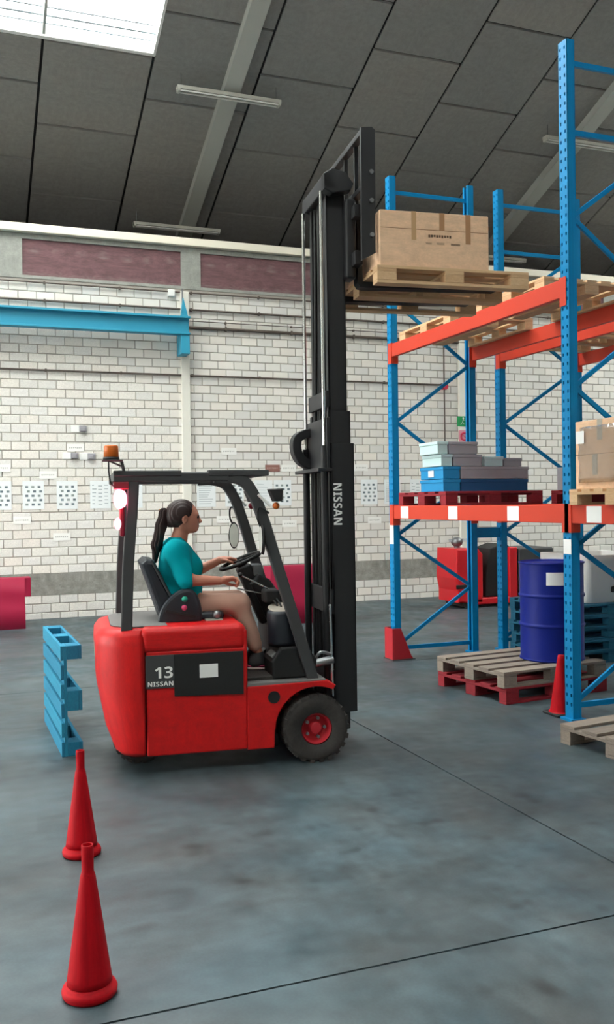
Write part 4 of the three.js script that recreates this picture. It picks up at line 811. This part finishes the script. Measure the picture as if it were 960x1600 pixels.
{
  const zc = FC, zN = zc + 0.175, zF = zc - 0.175;
  const t = thing('person', 'person with dark ponytail, turquoise top and tan trousers seated driving the forklift', 'person', [1.45, 1.04, zc]);
  const shN = [1.415, 1.475, zN], shF = [1.425, 1.475, zF], elN = [1.475, 1.275, zN + 0.06], elF = [1.53, 1.27, zF - 0.05], wrN = [1.715, 1.262, zN + 0.03], wrF = [1.765, 1.385, zF + 0.03];
  const hipN = [1.46, 1.095, zc + 0.09], hipF = [1.46, 1.095, zc - 0.09], knN = [1.865, 1.085, zc + 0.115], knF = [1.875, 1.085, zc - 0.11], anN = [2.005, 0.71, zc + 0.11], anF = [2.02, 0.72, zc - 0.1];
  const torso = (p, k0) => {
    const k = k0 + 0.008;
    let d = ell(p, [1.455, 1.1, zc], [0.155 + k, 0.13 + k, 0.2 + k]);
    d = smin(d, ell(p, [1.45, 1.235, zc], [0.145 + k, 0.15 + k, 0.175 + k]), 0.06);
    d = smin(d, ell(p, [1.44, 1.38, zc], [0.125 + k, 0.16 + k, 0.185 + k]), 0.06);
    d = smin(d, ell(p, [1.515, 1.36, zc + 0.075], [0.085 + k, 0.075 + k, 0.075 + k]), 0.05);
    d = smin(d, ell(p, [1.515, 1.36, zc - 0.075], [0.085 + k, 0.075 + k, 0.075 + k]), 0.05);
    d = smin(d, cap(p, shN, shF, 0.07 + k, 0.07 + k), 0.05);
    return smin(d, cap(p, [1.43, 1.5, zc], [1.46, 1.57, zc], 0.06 + k, 0.05 + k), 0.04);
  };
  const skull = [1.485, 1.735, zc], neck = (p) => cap(p, [1.435, 1.5, zc], [1.478, 1.66, zc], 0.058, 0.052);
  const bodyF = (p) => {
    let d = torso(p, -0.014); d = smin(d, neck(p), 0.03);
    d = Math.min(d, smin(cap(p, shN, elN, 0.055, 0.047), cap(p, elN, wrN, 0.045, 0.03), 0.03)); d = Math.min(d, smin(cap(p, shF, elF, 0.055, 0.047), cap(p, elF, wrF, 0.045, 0.029), 0.03));
    for (const [h, k, a] of [[hipN, knN, anN], [hipF, knF, anF]]) d = smin(d, smin(cap(p, h, k, 0.085, 0.055), cap(p, k, a, 0.055, 0.034), 0.03), 0.03);
    return d;
  };
  // head: skull, face, nose, lips, chin, ears
  const headF = (p) => {
    let d = ell(p, skull, [0.104, 0.1, 0.078]);
    d = smin(d, ell(p, [1.53, 1.69, zc], [0.068, 0.085, 0.062]), 0.03);
    d = smin(d, ell(p, [1.557, 1.63, zc], [0.032, 0.024, 0.032]), 0.028);
    d = smin(d, cap(p, [1.468, 1.655, zc - 0.045], [1.55, 1.628, zc - 0.018], 0.02, 0.018), 0.02); d = smin(d, cap(p, [1.468, 1.655, zc + 0.045], [1.55, 1.628, zc + 0.018], 0.02, 0.018), 0.02);
    for (const s of [-1, 1]) d = -smin(-d, ell(p, [1.598, 1.718, zc + s * 0.032], [0.018, 0.014, 0.018]), 0.012);
    d = smin(d, cap(p, [1.586, 1.722, zc], [1.608, 1.684, zc], 0.009, 0.013), 0.014); d = smin(d, cap(p, [1.6, 1.681, zc - 0.014], [1.6, 1.681, zc + 0.014], 0.008, 0.008), 0.008);
    d = smin(d, cap(p, [1.588, 1.657, zc - 0.016], [1.588, 1.657, zc + 0.016], 0.0085, 0.0085), 0.006); d = smin(d, cap(p, [1.586, 1.644, zc - 0.014], [1.586, 1.644, zc + 0.014], 0.009, 0.009), 0.006);
    d = smin(d, cap(p, [1.575, 1.737, zc - 0.04], [1.575, 1.737, zc + 0.04], 0.012, 0.012), 0.015);
    for (const s of [-1, 1]) { const e = ell(p, [1.487, 1.7, zc + s * 0.08], [0.02, 0.031, 0.011]); d = smin(d, Math.max(e, -ell(p, [1.49, 1.702, zc + s * 0.092], [0.01, 0.018, 0.008])), 0.006); }
    return smin(d, neck(p), 0.025);
  };
  // hand: palm, four fingers of different lengths curled round what they hold, thumb from the side of the palm
  const handF = (w, dir, side, curl) => {
    const D = V(...dir).normalize(), S = V(...side).normalize(), Nn = V().crossVectors(D, S).normalize(); if (Nn.y > 0) Nn.negate();   // Nn points to the palm side
    const at = (a, b, c) => { const q = V(...w).addScaledVector(D, a).addScaledVector(S, b).addScaledVector(Nn, c); return [q.x, q.y, q.z]; };
    const bones = []; const rows = [[-0.03, 0.9], [-0.01, 1.0], [0.011, 0.95], [0.031, 0.76]];
    for (const [o, k] of rows) { const A = at(0.085, o, 0.0), B = at(0.085 + 0.034 * k, o * 1.05, 0.012 * curl), C = at(0.085 + 0.046 * k, o * 1.05, 0.012 * curl + 0.028 * k * curl), E2 = at(0.085 + 0.03 * k, o, 0.012 * curl + 0.05 * k * curl); bones.push([at(0.05, o * 0.9, 0), A, 0.011, 0.0105], [A, B, 0.0105, 0.0095], [B, C, 0.0095, 0.009], [C, E2, 0.009, 0.0078]); }
    const thumb = [at(0.03, -0.028, 0.006), at(0.055, -0.05, 0.02), at(0.085, -0.048, 0.034), at(0.1, -0.034, 0.042)];
    return (p) => {
      let d = smin(cap(p, at(0.0, 0, 0), at(0.03, 0, 0), 0.026, 0.027), cap(p, at(0.035, -0.018, 0), at(0.075, -0.02, 0), 0.018, 0.016), 0.02);
      d = smin(d, cap(p, at(0.035, 0.018, 0), at(0.075, 0.02, 0), 0.018, 0.015), 0.02); d = smin(d, cap(p, at(0.035, 0, 0), at(0.08, 0, 0), 0.018, 0.015), 0.015);
      let f = 1; for (const [a, b, ra, rb] of bones) f = Math.min(f, cap(p, a, b, ra, rb)); d = smin(d, f, 0.006);
      let th = 1; for (let i = 0; i < 3; i++) th = Math.min(th, cap(p, thumb[i], thumb[i + 1], 0.0125 - i * 0.0012, 0.0115 - i * 0.0012));
      return smin(d, th, 0.01);
    };
  };
  const hN = handF(wrN, [1, 0.16, 0.05], [0.05, 0.35, 1], 1), hF = handF(wrF, [1, 0.12, 0.1], [0, -0.2, -1], 1);
  const body = [sdfGeo(bodyF, [1.25, 0.66, zc - 0.34], [2.06, 1.6, zc + 0.34], 0.0115), sdfGeo(headF, [1.36, 1.55, zc - 0.1], [1.63, 1.85, zc + 0.1], 0.0035),
    sdfGeo(hN, [wrN[0] - 0.04, wrN[1] - 0.1, wrN[2] - 0.09], [wrN[0] + 0.16, wrN[1] + 0.09, wrN[2] + 0.09], 0.003), sdfGeo(hF, [wrF[0] - 0.04, wrF[1] - 0.1, wrF[2] - 0.09], [wrF[0] + 0.16, wrF[1] + 0.09, wrF[2] + 0.09], 0.003)];
  part('body', body, M.skin, t);
  for (const s of [-1, 1]) part('eye', ball(1.588, 1.718, zc + s * 0.031, 0.0105), mat(0x2a1c18, 0.3), t);
  part('lips', [tube([[1.586, 1.651, zc - 0.02], [1.597, 1.651, zc], [1.586, 1.651, zc + 0.02]], 0.0045, 12, 6)], mat(0x8f3f44, 0.5), t);
  // hair: cap over the skull, swept back to a long ponytail
  const hairF = (p) => {
    let d = ell(p, [1.472, 1.742, zc], [0.112, 0.104, 0.088]);
    d = smin(d, ell(p, [1.43, 1.7, zc], [0.065, 0.09, 0.07]), 0.03);
    const lx = 1.545 + (p[1] - 1.78) * 0.25 - (p[1] < 1.735 ? (1.735 - p[1]) * 0.75 : 0);
    d = Math.max(d, (p[0] - lx) * 0.9); d = Math.max(d, 1.645 - p[1]);
    d = Math.max(d, -ell(p, [1.495, 1.698, zc + 0.085], [0.022, 0.034, 0.03])); d = Math.max(d, -ell(p, [1.495, 1.698, zc - 0.085], [0.022, 0.034, 0.03]));
    return d - 0.0015 * Math.sin(p[2] * 420 + p[1] * 60);
  };
  const hair = part('hair', sdfGeo(hairF, [1.34, 1.62, zc - 0.1], [1.6, 1.86, zc + 0.1], 0.0038), M.hair, t);
  const tail = (p) => { const w = 0.004 * Math.sin(p[2] * 300 + p[0] * 200); let d = cap(p, [1.375, 1.745, zc], [1.345, 1.75, zc], 0.022, 0.028); d = smin(d, cap(p, [1.345, 1.75, zc], [1.325, 1.66, zc + 0.01], 0.028, 0.036), 0.02); d = smin(d, cap(p, [1.325, 1.66, zc + 0.01], [1.29, 1.52, zc + 0.02], 0.036, 0.036), 0.02); return smin(d, cap(p, [1.29, 1.52, zc + 0.02], [1.272, 1.4, zc + 0.02], 0.034, 0.014), 0.02) + w; };
  part('ponytail', sdfGeo(tail, [1.23, 1.37, zc - 0.06], [1.42, 1.79, zc + 0.08], 0.005), M.hair, hair);
  // top with three-quarter sleeves
  const shirtF = (p) => {
    let d = torso(p, 0.004); const fold = 0.004 * Math.sin(p[1] * 55 + p[0] * 22) * Math.max(0, Math.min(1, (1.34 - p[1]) * 8));
    const sleeve = (s, e, w, k) => { const q = V(w[0] - e[0], w[1] - e[1], w[2] - e[2]).normalize(); return Math.max(cap(p, s, e, 0.08, 0.068), (p[0] - e[0]) * q.x + (p[1] - e[1]) * q.y + (p[2] - e[2]) * q.z - k); };
    d = smin(d, sleeve(shN, elN, wrN, 0.03), 0.04); d = smin(d, sleeve(shF, elF, wrF, 0.02), 0.04); d -= fold;
    // neckline and hem
    d = Math.max(d, -(Math.hypot((p[0] - 1.5) * 0.8, p[2] - zc, (p[1] - 1.57) * 0.75) - 0.072)); d = Math.max(d, p[1] - 1.572); d = Math.max(d, 1.075 - p[1]);
    return d;
  };
  part('top', sdfGeo(shirtF, [1.24, 1.05, zc - 0.36], [1.7, 1.62, zc + 0.36], 0.0085), M.shirt, t, 'turquoise knitted top');
  // trousers to above the ankle
  const trouF = (p) => {
    let d = ell(p, [1.455, 1.1, zc], [0.152, 0.115, 0.196]);
    for (const [h, k, a] of [[hipN, knN, anN], [hipF, knF, anF]]) { const e = [k[0] + (a[0] - k[0]) * 0.8, k[1] + (a[1] - k[1]) * 0.8, k[2] + (a[2] - k[2]) * 0.8]; let l = smin(cap(p, h, k, 0.098, 0.074), cap(p, k, e, 0.074, 0.055), 0.04); l -= 0.0022 * Math.sin(p[1] * 38 + p[0] * 31 + p[2] * 20); d = smin(d, l, 0.025); }
    return Math.max(d, p[1] - 1.16);
  };
  part('trousers', sdfGeo(trouF, [1.26, 0.74, zc - 0.26], [2.08, 1.2, zc + 0.26], 0.0095), M.trouser, t, 'tan trousers');
  // trainers
  for (const a of [anN, anF]) {
    const z = a[2], y = a === anN ? 0.6 : 0.6;
    const shoeF = (p) => { let d = ell(p, [a[0] - 0.01, y + 0.075, z], [0.055, 0.055, 0.042]); d = smin(d, cap(p, [a[0] - 0.035, y + 0.045, z], [a[0] + 0.1, y + 0.035, z], 0.042, 0.036), 0.03); d = smin(d, cap(p, [a[0], y + 0.1, z], [a[0] - 0.005, y + 0.06, z], 0.04, 0.045), 0.02); return Math.max(d, y + 0.018 - p[1]); };
    const s = part('shoe', sdfGeo(shoeF, [a[0] - 0.1, y, z - 0.06], [a[0] + 0.16, y + 0.16, z + 0.06], 0.005), M.truckGrey, t, 'dark trainer with pink and white sole');
    part('sole', loft([0.0, 0.022].map((dy) => Array.from({ length: 24 }, (_, i) => { const q = i / 24 * Math.PI * 2; return [a[0] + 0.03 + Math.cos(q) * 0.115, y + dy, z + Math.sin(q) * (0.043 - 0.006 * Math.cos(q))]; }))), M.shoe, s); part('sole_stripe', loft([0.02, 0.034].map((dy) => Array.from({ length: 24 }, (_, i) => { const q = i / 24 * Math.PI * 2; return [a[0] + 0.03 + Math.cos(q) * 0.116, y + dy, z + Math.sin(q) * (0.0445 - 0.006 * Math.cos(q))]; }))), M.pink, s);
  }
  t.position.x -= 0.045;
  aim(t);
}
scene.traverse((o) => { if (o.isMesh) o.castShadow = o.receiveShadow = true; });
renderer.render(scene, camera);
